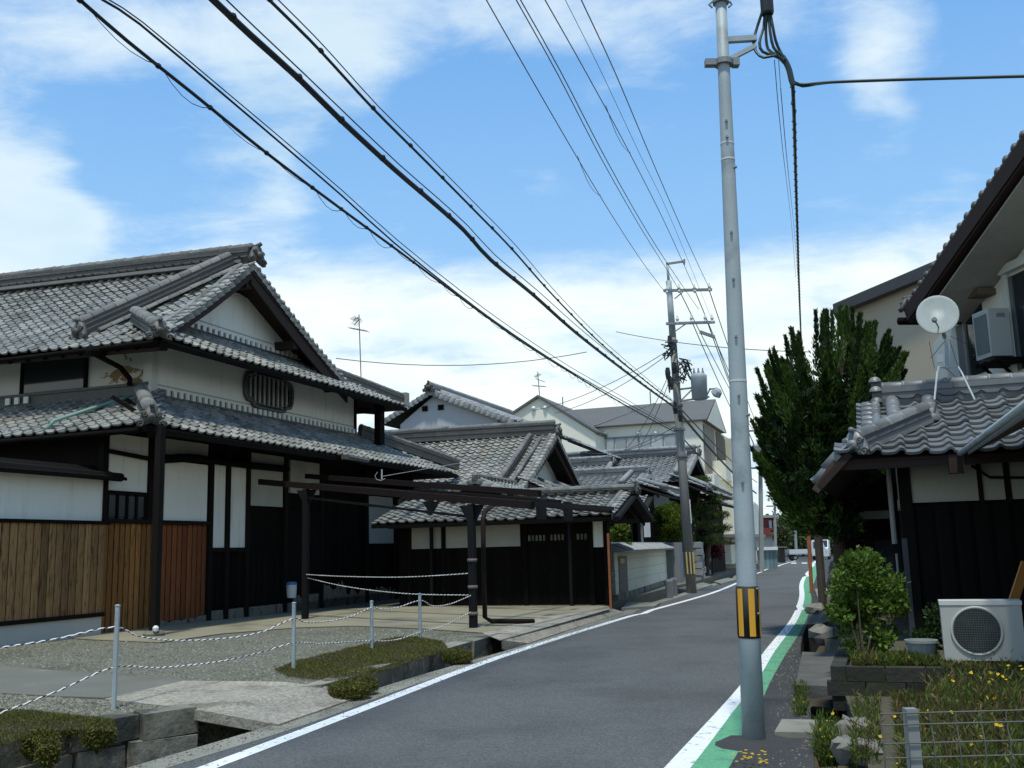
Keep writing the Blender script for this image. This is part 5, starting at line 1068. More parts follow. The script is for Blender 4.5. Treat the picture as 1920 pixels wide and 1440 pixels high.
# walls
R_(MB().box(RU_, 2.5, RV-6, RV, .1, ezr+.3), 'wall', WOODK)
R_(MB().box(RU_-.02, RU_+2, RV-.02, RV+.02, .1, 2.0), 'dark_boards', WOODD)
for v0, v1 in ((-16.30, -15.48), (-16.62, -16.36), (-17.6, -16.70)): R_(MB().box(RU_-.03, RU_, v0, v1, 2.09, 2.60), 'plaster_panel', PLASTG)
R_(MB().box(RU_+.25, RU_+1.1, RV, RV+.03, 2.05, 2.62), 'plaster_panel', PLASTG); R_(MB().box(RU_+1.5, RU_+2.2, RV, RV+.03, 2.05, 2.2), 'plaster_panel', PLASTG)
for v in (-16.33, -16.66): R_(MB().box(RU_-.05, RU_-.0, v-.03, v+.03, 2.05, 2.65), 'post', WOODD)
R_(MB().box(RU_-.06, RU_+.08, RV-.13, RV+.03, .1, 2.7), 'corner_post', WOODD); R_(MB().box(RU_-.07, RU_+.06, RV-.02, RV+.05, .25, 1.62), 'corner_post_foot', M('weathered_grey_wood', (.06, .06, .066), rough=.9, var=.25, stretch=(5, 5, .6)))
R_(MB().tube([(RU_-.04, RV+.14, 2.72), (RU_-.04, RV+.14, 1.55)], .035, 8).tube([(RU_-.03, RV+.13, 1.42), (RU_-.03, RV+.13, .9)], .016, 6), 'downpipe', M('grey_downpipe', (.22, .21, .20), rough=.5))
planks(rh, ST, RV-3, RV-.15, .2, 2.05, RU_, M('near_black_board', (.0045, .004, .004), rough=.8, rnd=.3, spec=.12), .24, seed=21, axis='v')
R_(MB().tube([(RU_-.05, RV-.9, 2.55), (RU_-.12, RV-1.1, 2.38), (RU_-.12, RV-2.6, 2.30)], .02, 6), 'wall_pipe', WOODD)
# nearer wing: only its gutter and eave reach the picture
gq = su(1800, 851, eu_+.02); gv_ = gq.y; gz_ = gq.z
R_(MB().tube([(eu_, gv_, gz_), (-9.5, gv_-.22, gz_+.03)], .038, 8), 'gutter', STEEL, True)
R_(MB().prism([(-9.5, gv_-.09-.22, gz_+.05), (eu_, gv_-.09, gz_+.05), (eu_, gv_-3.6, gz_+1.65), (-9.5, gv_-3.8, gz_+1.65)], (0, 0, -.07)), 'wing_roof', M('tan_soffit_edge', (.20, .165, .12), rough=.8))
R_(MB().box(-9.4, RU_, gv_-5.5, gv_-1.35, .1, gz_+.35), 'wing_wall', WOODK)
R_(MB().obox((eu_+.1, gv_+.05, gz_-.12), (.09, 0, 0), (0, .09, 0), (0, 0, .12)), 'gutter_box', DECKR)
# satellite dish on the ridge
dY = S(ru_, -17).y+.05; dc_ = AT(1758, 590, dY-.2); sd = thing('satellite_dish', 'white round satellite dish on a trestle astride the ridge of the silvery tiled house', 'satellite dish', AT(1775, 700, dY), 0)
fc = (Vector((-.34, -.92, .08))).normalized(); rad = 38/F*dY*1.0
MB().lathe([(.02, -.02), (rad*.5, -.016), (rad*.9, -.002), (rad, .004), (rad*.97, .008), (rad*.85, .003), (rad*.4, -.003), (.0, -.005)], dc_, 28, fc).build('reflector', M('dish_white', (.42, .46, .44), rough=.7), sd, smooth=True)
MB().tube([AT(1774, 632, dY), AT(1776, 692, dY)], .028, 8).build('mast', M('mast_blue_grey', (.30, .36, .40), rough=.5), sd)
MB().tube([dc_-fc*.05, AT(1772, 634, dY)], .03, 6).tube([AT(1768, 628, dY), AT(1752, 600, dY-.42)], .012, 5).lathe([(.03, -.05), (.04, .0), (.03, .06)], AT(1752, 600, dY-.42), 8, fc).build('feed_arm', STEELD, sd)
MB().tube([AT(1776, 690, dY), AT(1760, 688, dY-.1), AT(1757, 700, dY-.3), AT(1752, 750, dY-.75)], .014, 6).tube([AT(1776, 690, dY), AT(1796, 687, dY-.05), AT(1803, 698, dY-.3), AT(1828, 750, dY-.75)], .014, 6).tube([AT(1774, 690, dY), AT(1792, 706, dY+.3)], .014, 6).build('trestle', STEEL, sd)
mb = MB()
for a, b in (((1742, 640), (1752, 690)), ((1780, 636), (1800, 700)), ((1776, 634), (1745, 672)), ((1782, 630), (1812, 645))): mb.tube([AT(*a, dY), AT(*b, dY+.1)], .004, 4)
mb.box(0, 0, 0, 0, 0, 0) if 0 else None; mb.build('guy_wires', CABLE, sd); c = AT(1762, 672, dY-.05); MB().obox(c, V3(.04, 0, 0), V3(0, .03, 0), V3(0, 0, .06)).build('booster_box', WHITE, sd)

# ------------------------------------------------------------------ two-storey house behind it, set at an angle
hb0 = Vector((7.9, 19.0, 0)); pdir = Vector((.10, -.995, 0)).normalized(); nout = Vector((-.995, -.10, 0)).normalized()
HBm = Matrix(((pdir.x, -nout.x, 0, hb0.x), (pdir.y, -nout.y, 0, hb0.y), (0, 0, 1, 0), (0, 0, 0, 1))); HBi = HBm.inverted()
def hb(x, y, off=0.0): return HBi @ PL(x, y, hb0+nout*off, nout)
hh_ = thing('plastered_house', 'pale two-storey house with a steep dark gable eave at the right edge', 'house', hb0, math.atan2(pdir.y, pdir.x))
def Q_(mb, name, mat, smooth=False, parent=None): return mb.build(name, mat, parent or hh_, HBm, smooth)
ov = .95; v1, v2 = hb(1697, 580, ov), hb(1925, 250, ov); sl_ = (v2.z-v1.z)/(v2.x-v1.x); v3 = Vector((v2.x+3.0, v2.y, v2.z+3.0*sl_))
wallx0 = hb(1745, 600, 0).x
roofz = lambda x: v1.z+(x-v1.x)*sl_
Q_(MB().prism([(wallx0, 0, 0), (v3.x, 0, 0), (v3.x, 0, roofz(v3.x)-.1), (wallx0, 0, roofz(wallx0)-.1)], (0, 7, 0)), 'wall', M('pale_grey_green_plaster', (.74, .745, .66), rough=.9, var=.05, col2=(.64, .645, .57), c2=(.5, .8)))
du = Vector((1, 0, sl_)).normalized(); un = Vector((-sl_, 0, 1)).normalized()
Q_(MB().prism([v1-un*.02, v3-un*.02, v3-un*.30, v1-un*.30], (0, 8, 0)), 'roof_deck', DECKR); Q_(MB().prism([v1+un*.01+V3(0, -.03, 0), v3+un*.01+V3(0, -.03, 0), v3-un*.26+V3(0, -.03, 0), v1-un*.26+V3(0, -.03, 0)], (0, .05, 0)), 'barge_board', DECKR)
Q_(MB().prism([v1-un*.31+V3(.2, .1, 0), v3-un*.31+V3(0, .1, 0), v3-un*.34+V3(0, .1, 0), v1-un*.34+V3(.2, .1, 0)], (0, 1, 0)), 'soffit', M('grey_soffit', (.30, .285, .25), rough=.9))
tile_roof(hh_, HBm, v1+un*.05+V3(0, 8, 0)+V3(0, -8.0, 0), (0, 1, 0), -du, 0, 0, None, None, deck=False)
verge(hh_, HBm, v1+un*.05, v3+un*.05, (0, -1, 0), .10, .26, TILED); s_ = du*1.0
tile_roof(hh_, HBm, v1+un*.04+V3(0, 6, 0), (0, -1, 0), du, 5.8, (v3-v1).length, None, None, mat=TILED, deck=False)
knobs(hh_, HBm, v1+un*.08+V3(0, .05, 0), v3+un*.08+V3(0, .05, 0), .05, .25, TILED)
oni(hh_, HBm, v1+V3(-.05, .1, .0), (-1, -.4, -.2), .3); Q_(MB().tube([v1+V3(-.08, -.1, -.2), v1+V3(-.08, 7, -.2)], .07, 8), 'gutter', WOODK, True)
# windows, sill mouldings, wall-hung air conditioner
wa, wb_ = hb(1893, 520), hb(1925, 690); wn = Q_(MB().box(wa.x, wa.x+1.5, -.02, .03, wb_.z, wa.z), 'window', GLASS)
MO = M('white_moulding', (.58, .59, .55), rough=.8, var=.04)
Q_(MB().box(wa.x-.13, wa.x, -.07, 0, wb_.z-.2, wa.z+.1).box(wa.x-.13, wa.x+1.6, -.12, 0, wa.z+.06, wa.z+.2), 'moulding', MO, parent=wn); Q_(MB().box(wa.x, wa.x+.1, -.04, 0, wb_.z, wa.z).box(wa.x+.45, wa.x+.52, -.04, 0, wb_.z, wa.z), 'frame', M('green_grey_sash', (.10, .12, .11), rough=.5), parent=wn)
w2 = hb(1808, 580); w3 = hb(1806, 700); wn2 = Q_(MB().box(w2.x-.32, w2.x+.55, -.015, .03, w3.z-.1, w2.z), 'window', GLASS); Q_(MB().box(w2.x-.05, w2.x+.02, -.05, 0, w3.z-.1, w2.z), 'frame', STEELD, parent=wn2); Q_(MB().box(w2.x-.28, w2.x-.05, -.03, 0, w3.z-.1, w2.z-.25), 'shutter', M('grey_shutter', (.13, .13, .14), rough=.6), parent=wn2)
Q_(MB().box(w2.x-.1, w2.x+1.0, -.32, .0, w2.z+.02, w2.z+.12), 'awning', M('brown_awning', (.12, .085, .06), rough=.7))
aw0, aw1 = hb(1822, 588, .5), hb(1888, 655, .5); ac_ = thing('wall_air_conditioner', 'off-white air conditioner unit hung on the upper wall of the pale two-storey house', 'air conditioner', HBm @ Vector((aw0.x, -.3, aw1.z)), math.atan2(pdir.y, pdir.x))
MB().box(aw0.x, aw0.x+.46, -.50, -.14, aw1.z-.02, aw0.z-.02).build('casing', ACW, ac_, HBm); MB().box(aw0.x+.05, aw0.x+.41, -.512, -.5, aw1.z+.05, aw0.z-.1).build('front_grille', M('grille_green_grey', (.12, .145, .135), rough=.6), ac_, HBm)
MB().box(aw0.x+.46, aw0.x+.47, -.36, -.22, aw0.z-.16, aw0.z-.1).build('service_plate', STEELD, ac_, HBm); MB().box(aw0.x-.05, aw0.x+.7, -.5, 0, aw1.z-.14, aw1.z-.085).beam((aw0.x+.1, 0, aw1.z-.6), (aw0.x+.1, -.48, aw1.z-.12), .04, .04).beam((aw0.x+.55, 0, aw1.z-.6), (aw0.x+.55, -.48, aw1.z-.12), .04, .04).build('bracket', WOODK, ac_, HBm)
# tan building behind
tb0 = AT(1572, 700, 27); tb = thing('tan_building', 'plain tan rendered building with a dark sloping eave behind the conifer', 'building', (tb0.x, 27, 0))
e0, e1 = AT(1572, 590, 27), AT(1735, 522, 24.5); pl_ = [e0, e1, AT(1930, 440, 21.5)]
MB().prism([(p.x, p.y, 0) for p in pl_[:1]]+[(pl_[-1].x, pl_[-1].y, 0), (pl_[-1].x, pl_[-1].y, pl_[-1].z), (e0.x, e0.y, e0.z)], (2.5, 6, 0)).build('wall', M('tan_render', (.40, .35, .265), rough=.92, var=.05, scale=.6), tb)
MB().prism([e0+V3(-.25, -.35, -.05), pl_[-1]+V3(0, -.35, -.05), pl_[-1]+V3(0, -.35, .28), e0+V3(-.25, -.35, .22)], (2.5, 6, 0)).build('eave', M('dark_metal_eave', (.05, .05, .052), rough=.6), tb)

# ------------------------------------------------------------------ ground-level things on the right
lw0 = G(1585, 1256, .28); rl_ = thing('block_retaining_wall', 'dark mossy block wall holding up the right-hand lot under the shrub', 'retaining wall', (lw0.x, lw0.y, 0), A20)
vv0 = (STI @ lw0); 
for c in range(3):
    x = -0.2*(c % 2)
    while x < 7.5:
        l = .39; MB().box(vv0.x, vv0.x+.16, vv0.y-x-l+.006, vv0.y-x-.006, .31-.15*(c+1)+.006, .31-.15*c).build('block', M('dark_mossy_block', (.028, .028, .022), rough=.95, var=.4, rnd=.3, bump=.6, bscale=15, col2=(.03, .035, .014), c2=(.5, .7), c2scale=3), rl_, ST); x += l
for c in range(3):
    for k in range(9): MB().box(vv0.x+.02+k*.4, vv0.x+.41+k*.4-.012, vv0.y, vv0.y+.15, .31-.15*(c+1)+.006, .31-.15*c).build('block', MATS['dark_mossy_block'], rl_, ST)
structure(MB().box(vv0.x+.1, 3, vv0.y-9, vv0.y-.02, -.3, .27), 'garden_lot', SOIL, ST)
# air conditioner on blocks
aY = G(1800, 1243, .33).y; a0 = AT(1772, 1238, aY); a1 = None; rot = math.radians(-21); a1 = PL(1914, 1128, a0, Vector((math.sin(-rot), math.cos(-rot), 0)))
wd = math.hypot(a1.x-a0.x, a1.y-a0.y); ah = AT(1772, 1128, aY).z-a0.z; ACm = Matrix.Translation(a0) @ Matrix.Rotation(rot, 4, 'Z'); au = thing('air_conditioner', 'off-white outdoor air conditioner with round fan grille on two concrete feet by the dark wall', 'air conditioner', a0-V3(0, 0, .08), rot)
mb = MB(); r_ = .03; prof = []
for (cx, cz, a_s) in ((wd-r_, r_, -90), (wd-r_, ah-r_, 0), (r_, ah-r_, 90), (r_, r_, 180)):
    for k in range(4): a = math.radians(a_s+k*30); prof.append((cx+r_*math.cos(a), 0, cz+r_*math.sin(a)))
mb.prism(prof, (0, .3, 0)).build('casing', ACW, au, ACm)
MB().box(-.008, wd+.008, -.008, .31, ah-.035, ah+.008).build('top_cover', M('lit_casing_top', (.55, .56, .53), rough=.45), au, ACm)  # lighter than the casing: light falling on the top is put into colour
cx, cz, cr = wd*.43, ah*.50, ah*.375
MB().lathe([(cr+.03, 0), (cr+.028, .012), (cr+.004, .014), (cr, -.002)], (cx, -.001, cz), 36, (0, -1, 0)).build('fan_ring', ACW, au, ACm, True); MB().lathe([(cr, 0), (.0, .0005)], (cx, -.006, cz), 32, (0, -1, 0)).build('fan_opening', M('fan_dark', (.030, .037, .035), rough=.6), au, ACm)
mb = MB()
for k in range(3): a = k*2.094+.3; mb.prism([(cx+.03*math.cos(a), -.0075, cz+.03*math.sin(a)), (cx+cr*.9*math.cos(a-.35), -.0075, cz+cr*.9*math.sin(a-.35)), (cx+cr*.92*math.cos(a+.25), -.0075, cz+cr*.92*math.sin(a+.25))], (0, -.002, 0))
mb.build('fan_blade', M('fan_blade_grey', (.035, .042, .042), rough=.5), au, ACm)
mb = MB()
for k in range(-9, 10):
    x = k*cr/9.5; h_ = math.sqrt(max(cr*cr-x*x, 0)); mb.box(cx+x-.0015, cx+x+.0015, -.016, -.013, cz-h_, cz+h_); mb.box(cx-h_, cx+h_, -.0195, -.0165, cz+x-.0012, cz+x+.0012)
mb.build('grille', M('grille_wire', (.10, .12, .115), rough=.5), au, ACm); MB().lathe([(.05, .016), (.05, .021), (.0, .023)], (cx, -.0, cz), 12, (0, -1, 0)).build('badge', M('grille_wire'), au, ACm) if 0 else None
for fx in (.10, .80): MB().box(wd*fx, wd*fx+.075, -.06, .32, -.09, -.003).build('concrete_foot', CONC, au, ACm)
MB().box(wd, wd+.06, .05, .25, .04, ah*.45).build('valve_cover', ACW, au, ACm)
q = G(1742, 1250, .28); bkt = thing('flower_bucket', 'grey plastic tub standing left of the outdoor air conditioner', 'bucket', q); q = q+V3(0, .15, 0); tr = 27/F*q.y
MB().lathe([(tr*.72, .0), (tr*.93, .23), (tr*1.08, .235), (tr*1.08, .262), (tr*.9, .26), (tr*.8, .2)], q, 18).build('tub', M('grey_plastic', (.22, .245, .24), rough=.55), bkt, smooth=False); MB().lathe([(tr*.85, .18), (.0, .21)], q, 12).build('soil', SOIL, bkt)
q0, q1 = AT(1899, 1130, aY+.35), AT(1920, 1066, aY+.5); solo(MB().beam(q0, q1+(q1-q0)*.15, .10, .03, (0, 1, 0)), 'leaning_board', ORANGE, 'orange-brown board leaning on the wall behind the air conditioner', 'board', q0)

# ditch slabs and stones at right
def slabpix(pix, z, th, name, lab, mat, cat='slab', grp=None):
    P_ = [G(x, y, z) for x, y in pix]; mb = MB().prism(P_, (0, 0, -th)); return solo(mb, name, mat, lab, cat, P_[0], group=grp)
slabpix([(1452, 1372), (1566, 1374), (1562, 1350), (1466, 1348)], .05, .10, 'ditch_slab', 'pale concrete slab over the right-hand ditch beside the near pole', CONC, grp='slabs over the right ditch')
slabpix([(1492, 1284), (1594, 1288), (1600, 1226), (1504, 1222)], .06, .14, 'ditch_slab', 'dark worn concrete slab over the right-hand ditch left of the shrub', M('worn_dark_concrete', (.105, .10, .088), rough=.95, var=.3, bump=.4, bscale=25, fine=.15), grp='slabs over the right ditch')
slabpix([(1532, 1118), (1556, 1118), (1550, 1102), (1528, 1104)], .10, .2, 'kerb_block', 'pale squared block at the foot of the rusty red pole', CONC, 'block')
rs = random.Random(9)
for k, (x, y, s, lab) in enumerate(((1538, 1168, .32, 'rough grey boulder left of the shrub'), (1545, 1192, .26, 'flatter boulder in front of the rough grey one by the shrub'), (1530, 1146, .25, 'smaller boulder furthest up the right ditch edge'), (1600, 1372, .17, 'pale rounded rock among the weeds beside the wire fence'), (1585, 1402, .12, 'small pale stone left of the fence post'), (1625, 1405, .12, 'small flat stone under the fence rail'))):
    c = G(x, y, .05); mb = MB(); mb.lathe([(s*.5, -.12), (s*.95, 0), (s*.85, s*.35), (s*.45, s*.6), (.02, s*.62)], c, 9); mb.v = [tuple(Vector(p)+Vector([rs.uniform(-.16, .16)*s for _ in range(3)])) for p in mb.v]
    solo(mb, 'boulder', M('boulder_grey', (.19, .18, .155), rough=.95, var=.35, bump=.5, bscale=12), lab, 'rock', c, group='rocks by the right ditch')
# mesh fence in the lower right corner
fY = 3.62; fz = AT(1705, 1337, fY).z; fn = thing('mesh_fence', 'grey steel wire mesh fence in the lower right corner', 'fence', (AT(1705, 1400, fY).x, fY, 0))
fx0, fx1 = AT(1650, 1337, fY).x, AT(2300, 1337, fY).x
for x in (1706, 2330): c = AT(x, 1337, fY+.03).x; MB().box(c-.02, c+.02, fY+.006, fY+.046, -.05, fz+.012).build('post', M('dull_zinc_post', (.21, .225, .22), rough=.6, var=.15), fn)
MESHW = M('mesh_wire', (.095, .097, .085), rough=.6, var=.2)
for dz in (0, -.038, -.10, -.148, -.62, -.66): MB().tube([(fx0, fY, fz+dz), (fx1, fY-.0, fz+dz)], .0028, 6).build('rail_wire', MESHW, fn)
nW = int((fx1-fx0)/.0875)
mw = mesh_of(MB().tube([(0, .0, .0), (0, .0, -.05), (0, -.012, -.10), (0, -.012, -.15), (0, 0, -.2), (0, 0, -.66)], .0022, 5), 'vertical_wire', MESHW)
for i in range(nW+1): link('vertical_wire', mw, fn, RM[fn].inverted() @ Matrix.Translation((fx0+i*.0875, fY, fz)))
# rusty pole and street furniture further on
b = G(1522, 1112, 0); solo(MB().tube([b, AT(1515, 985, b.y)], .062, 8), 'rusty_pole', RUST, 'thin rusty orange pole at the edge of the green lane', 'pole', b)
# ------------------------------------------------------------------ dark timber house up the street on the right
ds = thing('dark_timber_house', 'dark timber house under the conifer further up the right side of the road', 'house', S(1.5, -14.5, 0), A20)
def D_(mb, name, mat, parent=None): return mb.build(name, mat, parent or ds, ST)
D_(MB().box(1.6, 13, -19, -14.35, 0, 2.9), 'wall', WOODK); planks(ds, ST, -17.0, -14.4, .1, 2.7, 1.6, WOODD, .3, seed=31, axis='v'); planks(ds, ST, 1.7, 12.9, .2, 2.4, -14.33, WOODD, .35, seed=32)
D_(MB().box(1.5, 1.6, -15.2, -14.6, 2.0, 2.15), 'pale_board', PLASTG); D_(MB().box(1.56, 1.6, -15.6, -14.9, .3, 1.6), 'navy_curtain', M('navy_cloth', (.012, .018, .035), rough=.9))
dsv = Vector((0, -1.6, .8)); tile_roof(ds, ST, (13, -13.95, 2.75), (-1, 0, 0), dsv, 11.6, dsv.length, None, None, mat=TILE2)
b = S(6.6, -13.6); solo(MB().tube([(b.x, b.y, -.05), (b.x+.02, b.y, 2.4)], .1, 8), 'timber_post', M('brown_timber', (.07, .055, .045), rough=.9, var=.3), 'weathered brown timber post beside the dark house up the street', 'post', b)
# ------------------------------------------------------------------ vegetation
RV_ = random.Random(12)
def rdir(r): z = r.uniform(-1, 1); a = r.uniform(0, 6.2832); s = math.sqrt(1-z*z); return Vector((s*math.cos(a), s*math.sin(a), z))
class Leaves:
    def __init__(s): s.v = []; s.f = []
    def leaf(s, p, d, side, l, w):          # diamond leaf from p along d
        n = len(s.v); q = p+d*l; m = p+d*(l*.45); s.v += [p, m+side*w, q, m-side*w]; s.f.append((n, n+1, n+2, n+3))
    def tri(s, p, d, side, l, w):
        n = len(s.v); s.v += [p-side*w, p+side*w, p+d*l]; s.f.append((n, n+1, n+2))
    def build(s, name, mat, parent=None, W=I4):
        T = RM[parent].inverted() @ W if parent is not None else W
        me = bpy.data.meshes.new(name); me.from_pydata([tuple(T @ Vector(p)) for p in s.v], [], s.f); me.materials.append(mat); return link(name, me, parent)
# conifer made of upward flame-like plumes
cY = 17.9; cb0 = AT(1575, 1075, cY); cb0.z = .05
con = thing('conifer', 'dark green juniper with flame-like pointed tips, leaning over the road on the right', 'tree', cb0)
MB().tube([cb0, AT(1572, 950, cY), AT(1560, 850, cY), AT(1570, 720, cY), AT(1585, 640, cY)], [.14, .13, .11, .08, .03], 8).build('trunk', BARK, con, smooth=True)
tips = [((1420, 788), (1470, 850)), ((1432, 735), (1475, 810)), ((1436, 688), (1480, 780)), ((1452, 655), (1490, 760)), ((1486, 618), (1505, 720)), ((1545, 585), (1550, 690)), 
        ((1588, 577), (1585, 680)), ((1612, 590), (1605, 690)), ((1640, 606), (1622, 700)), ((1668, 622), (1640, 710)), ((1686, 655), (1650, 725)), ((1683, 690), (1640, 750)), ((1424, 830), (1480, 890)), ((1438, 866), (1500, 920)),
        ((1450, 800), (1500, 880)), ((1470, 720), (1500, 820)), ((1520, 740), (1530, 840)), ((1560, 700), (1560, 820)), ((1600, 690), (1590, 800)), ((1640, 700), (1610, 790)), ((1470, 900), (1530, 930)), ((1440, 888), (1475, 925)), ((1462, 930), (1520, 965)), ((1600, 950), (1580, 950)), ((1500, 920), (1540, 955)), ((1472, 925), (1525, 958)), ((1505, 955), (1545, 972)), ((1585, 955), (1562, 972)), ((1545, 960), (1550, 975)), ((1540, 910), (1550, 955)), ((1580, 910), (1570, 950)),
        ((1495, 790), (1520, 880)), ((1540, 780), (1550, 880)), ((1580, 770), (1580, 880)), ((1620, 770), (1600, 870)), ((1650, 730), (1625, 830)), ((1500, 700), (1520, 800)), ((1630, 640), (1610, 740)), ((1465, 680), (1490, 770)), ((1555, 640), (1560, 740))]
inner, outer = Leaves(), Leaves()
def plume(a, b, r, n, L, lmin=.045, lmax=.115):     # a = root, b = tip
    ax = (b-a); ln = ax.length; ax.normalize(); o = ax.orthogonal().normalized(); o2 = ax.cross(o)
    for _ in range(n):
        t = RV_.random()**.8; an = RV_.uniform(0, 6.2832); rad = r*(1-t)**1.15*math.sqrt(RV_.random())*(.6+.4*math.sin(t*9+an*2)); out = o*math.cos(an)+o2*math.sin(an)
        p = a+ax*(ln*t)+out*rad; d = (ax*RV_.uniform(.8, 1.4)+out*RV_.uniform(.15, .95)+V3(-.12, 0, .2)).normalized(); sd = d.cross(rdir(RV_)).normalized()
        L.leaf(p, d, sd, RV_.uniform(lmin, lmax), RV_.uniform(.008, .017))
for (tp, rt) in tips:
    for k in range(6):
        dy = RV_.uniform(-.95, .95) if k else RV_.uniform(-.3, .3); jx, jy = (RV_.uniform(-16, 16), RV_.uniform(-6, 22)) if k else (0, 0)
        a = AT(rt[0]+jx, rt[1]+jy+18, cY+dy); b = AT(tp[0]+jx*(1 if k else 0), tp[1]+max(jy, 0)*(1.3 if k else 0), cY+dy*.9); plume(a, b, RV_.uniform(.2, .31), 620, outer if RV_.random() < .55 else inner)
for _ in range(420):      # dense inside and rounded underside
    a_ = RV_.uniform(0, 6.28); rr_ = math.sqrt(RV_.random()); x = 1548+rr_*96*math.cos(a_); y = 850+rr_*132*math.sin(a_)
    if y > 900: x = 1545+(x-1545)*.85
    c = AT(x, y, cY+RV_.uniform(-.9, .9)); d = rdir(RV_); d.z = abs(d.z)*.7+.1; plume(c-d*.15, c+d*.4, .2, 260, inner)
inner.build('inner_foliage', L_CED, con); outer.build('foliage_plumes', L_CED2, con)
# generic leafy crown from overlapping clumps
def clump(L, c, r, n, l, w, squash=.8, up=.2, shell=.55):
    for _ in range(n):
        d = rdir(RV_); q = Vector((d.x, d.y, d.z*squash))*r*(shell+(1-shell)*RV_.random())*RV_.uniform(.85, 1.08); dd = (d+rdir(RV_)*.9+V3(0, 0, up)).normalized(); L.leaf(c+q, dd, dd.cross(rdir(RV_)).normalized(), l*RV_.uniform(.6, 1.3), w*RV_.uniform(.7, 1.2))
sY = 11.9; sb0 = G(1625, 1248, .25); sh = thing('leafy_shrub', 'glossy green shrub in front of the dark cottage wall', 'shrub', sb0)
L = Leaves(); mb = MB(); bb = V3(sb0.x, sb0.y+.1, .2)
for k in range(66):
    a_ = RV_.uniform(0, 6.28); r_ = math.sqrt(RV_.random()); x = 1624+r_*64*math.cos(a_)*(1 if math.sin(a_) < .3 else .72); y = 1138+r_*100*math.sin(a_)
    c = AT(x, y, sY+RV_.uniform(-.35, .35)); clump(L, c, RV_.uniform(.07, .18), 105, .062, .020, .9, .35, .35)
    if k % 9 == 0: mb.tube([bb, bb.lerp(c, .5)+V3(0, 0, .08), c], [.012, .008, .005], 5)
L.build('foliage', L_SHR, sh); mb.build('stems', BARK, sh)
L = Leaves()
for k in range(9): x, y = RV_.uniform(1722, 1775), RV_.uniform(1145, 1225); clump(L, AT(x, y, 12.6), .16, 120, .07, .018, .9, .3, .3)
o = L.build('low_bush', leafmat('dim_bush_leaf', (.03, .06, .015))); tag(o, 'dim green bush squeezed between the dark wall and the outdoor air conditioner', 'bush'); 
# clipped round tree and cloud pine beyond the plaster wall
tq = AT(1262, 1060, 45); tq.z = .1; rt_ = thing('clipped_tree', 'round clipped yellow-green tree behind the plaster wall', 'tree', tq); L = Leaves()
cc = AT(1258, 976, 45)
for k in range(75):
    d = rdir(RV_); q = cc+Vector((d.x*.74, d.y*.74, d.z*.66))*RV_.uniform(.55, 1.0); clump(L, q, .28, 190, .09, .026, .8, .3, .3)
for x, y in ((1240, 1010), (1262, 1018), (1285, 1010)): clump(L, AT(x, y, 44.9), .45, 380, .09, .026, .7, .2, .3)
L.build('crown', L_RND, rt_); MB().tube([tq, cc], [.12, .06], 7).build('trunk', BARK, rt_)
pq = AT(1322, 1070, 49); pq.z = .1; pn = thing('pine_tree', 'dark cloud-pruned pine with flat layered pads beside the far pole', 'tree', pq); L = Leaves(); mb = MB(); top = AT(1312, 905, 49); mb.tube([pq, AT(1330, 1000, 49), AT(1308, 950, 49), top], [.16, .13, .1, .05], 7)
for (x, y, rx) in ((1312, 902, .8), (1255, 912, .9), (1275, 906, .7), (1290, 930, .9), (1335, 935, .9), (1322, 955, .8), (1345, 968, .75), (1316, 985, 1.0), (1350, 992, .8), (1338, 1012, .9), (1310, 1015, .8), (1328, 920, .7), (1300, 962, .7)):
    c = AT(x, y, 49+RV_.uniform(-.8, .8)); mb.tube([AT(1316, y+8, 49), c-V3(0, 0, .12)], [.05, .03], 5)
    for k in range(9): a_ = RV_.uniform(0, 6.28); q = c+V3(math.cos(a_)*rx*.55*RV_.random(), math.sin(a_)*rx*.55*RV_.random(), RV_.uniform(-.05, .08)); clump(L, q, rx*.42, 85, .16, .02, .42, .5, .3)
L.build('needle_pads', L_PINE, pn); mb.build('trunk', BARK, pn)
mq = AT(1335, 1050, 51); mq.z = .1; L = Leaves(); mr0 = thing('maroon_bush', 'small maroon-leaved bush above the far stone wall', 'bush', mq)
for k in range(14): clump(L, AT(RV_.uniform(1324, 1352), RV_.uniform(1020, 1040), 51), .3, 70, .14, .05, .7, .2, .3)
L.build('foliage', L_MAR, mr0); MB().tube([mq, AT(1336, 1030, 51)], .05, 6).build('stem', BARK, mr0)
gq_ = AT(1158, 1060, 31.5); gq_.z = .1; L = Leaves(); gb = thing('garden_bush', 'yellow-green bush glimpsed under the end of the gatehouse roof', 'bush', gq_)
for k in range(14): clump(L, AT(RV_.uniform(1146, 1172), RV_.uniform(985, 1022), 31.5), .22, 70, .11, .04, .8, .3, .3)
L.build('foliage', L_RND, gb); MB().tube([gq_, AT(1158, 1010, 31.5)], .04, 6).build('stem', BARK, gb)

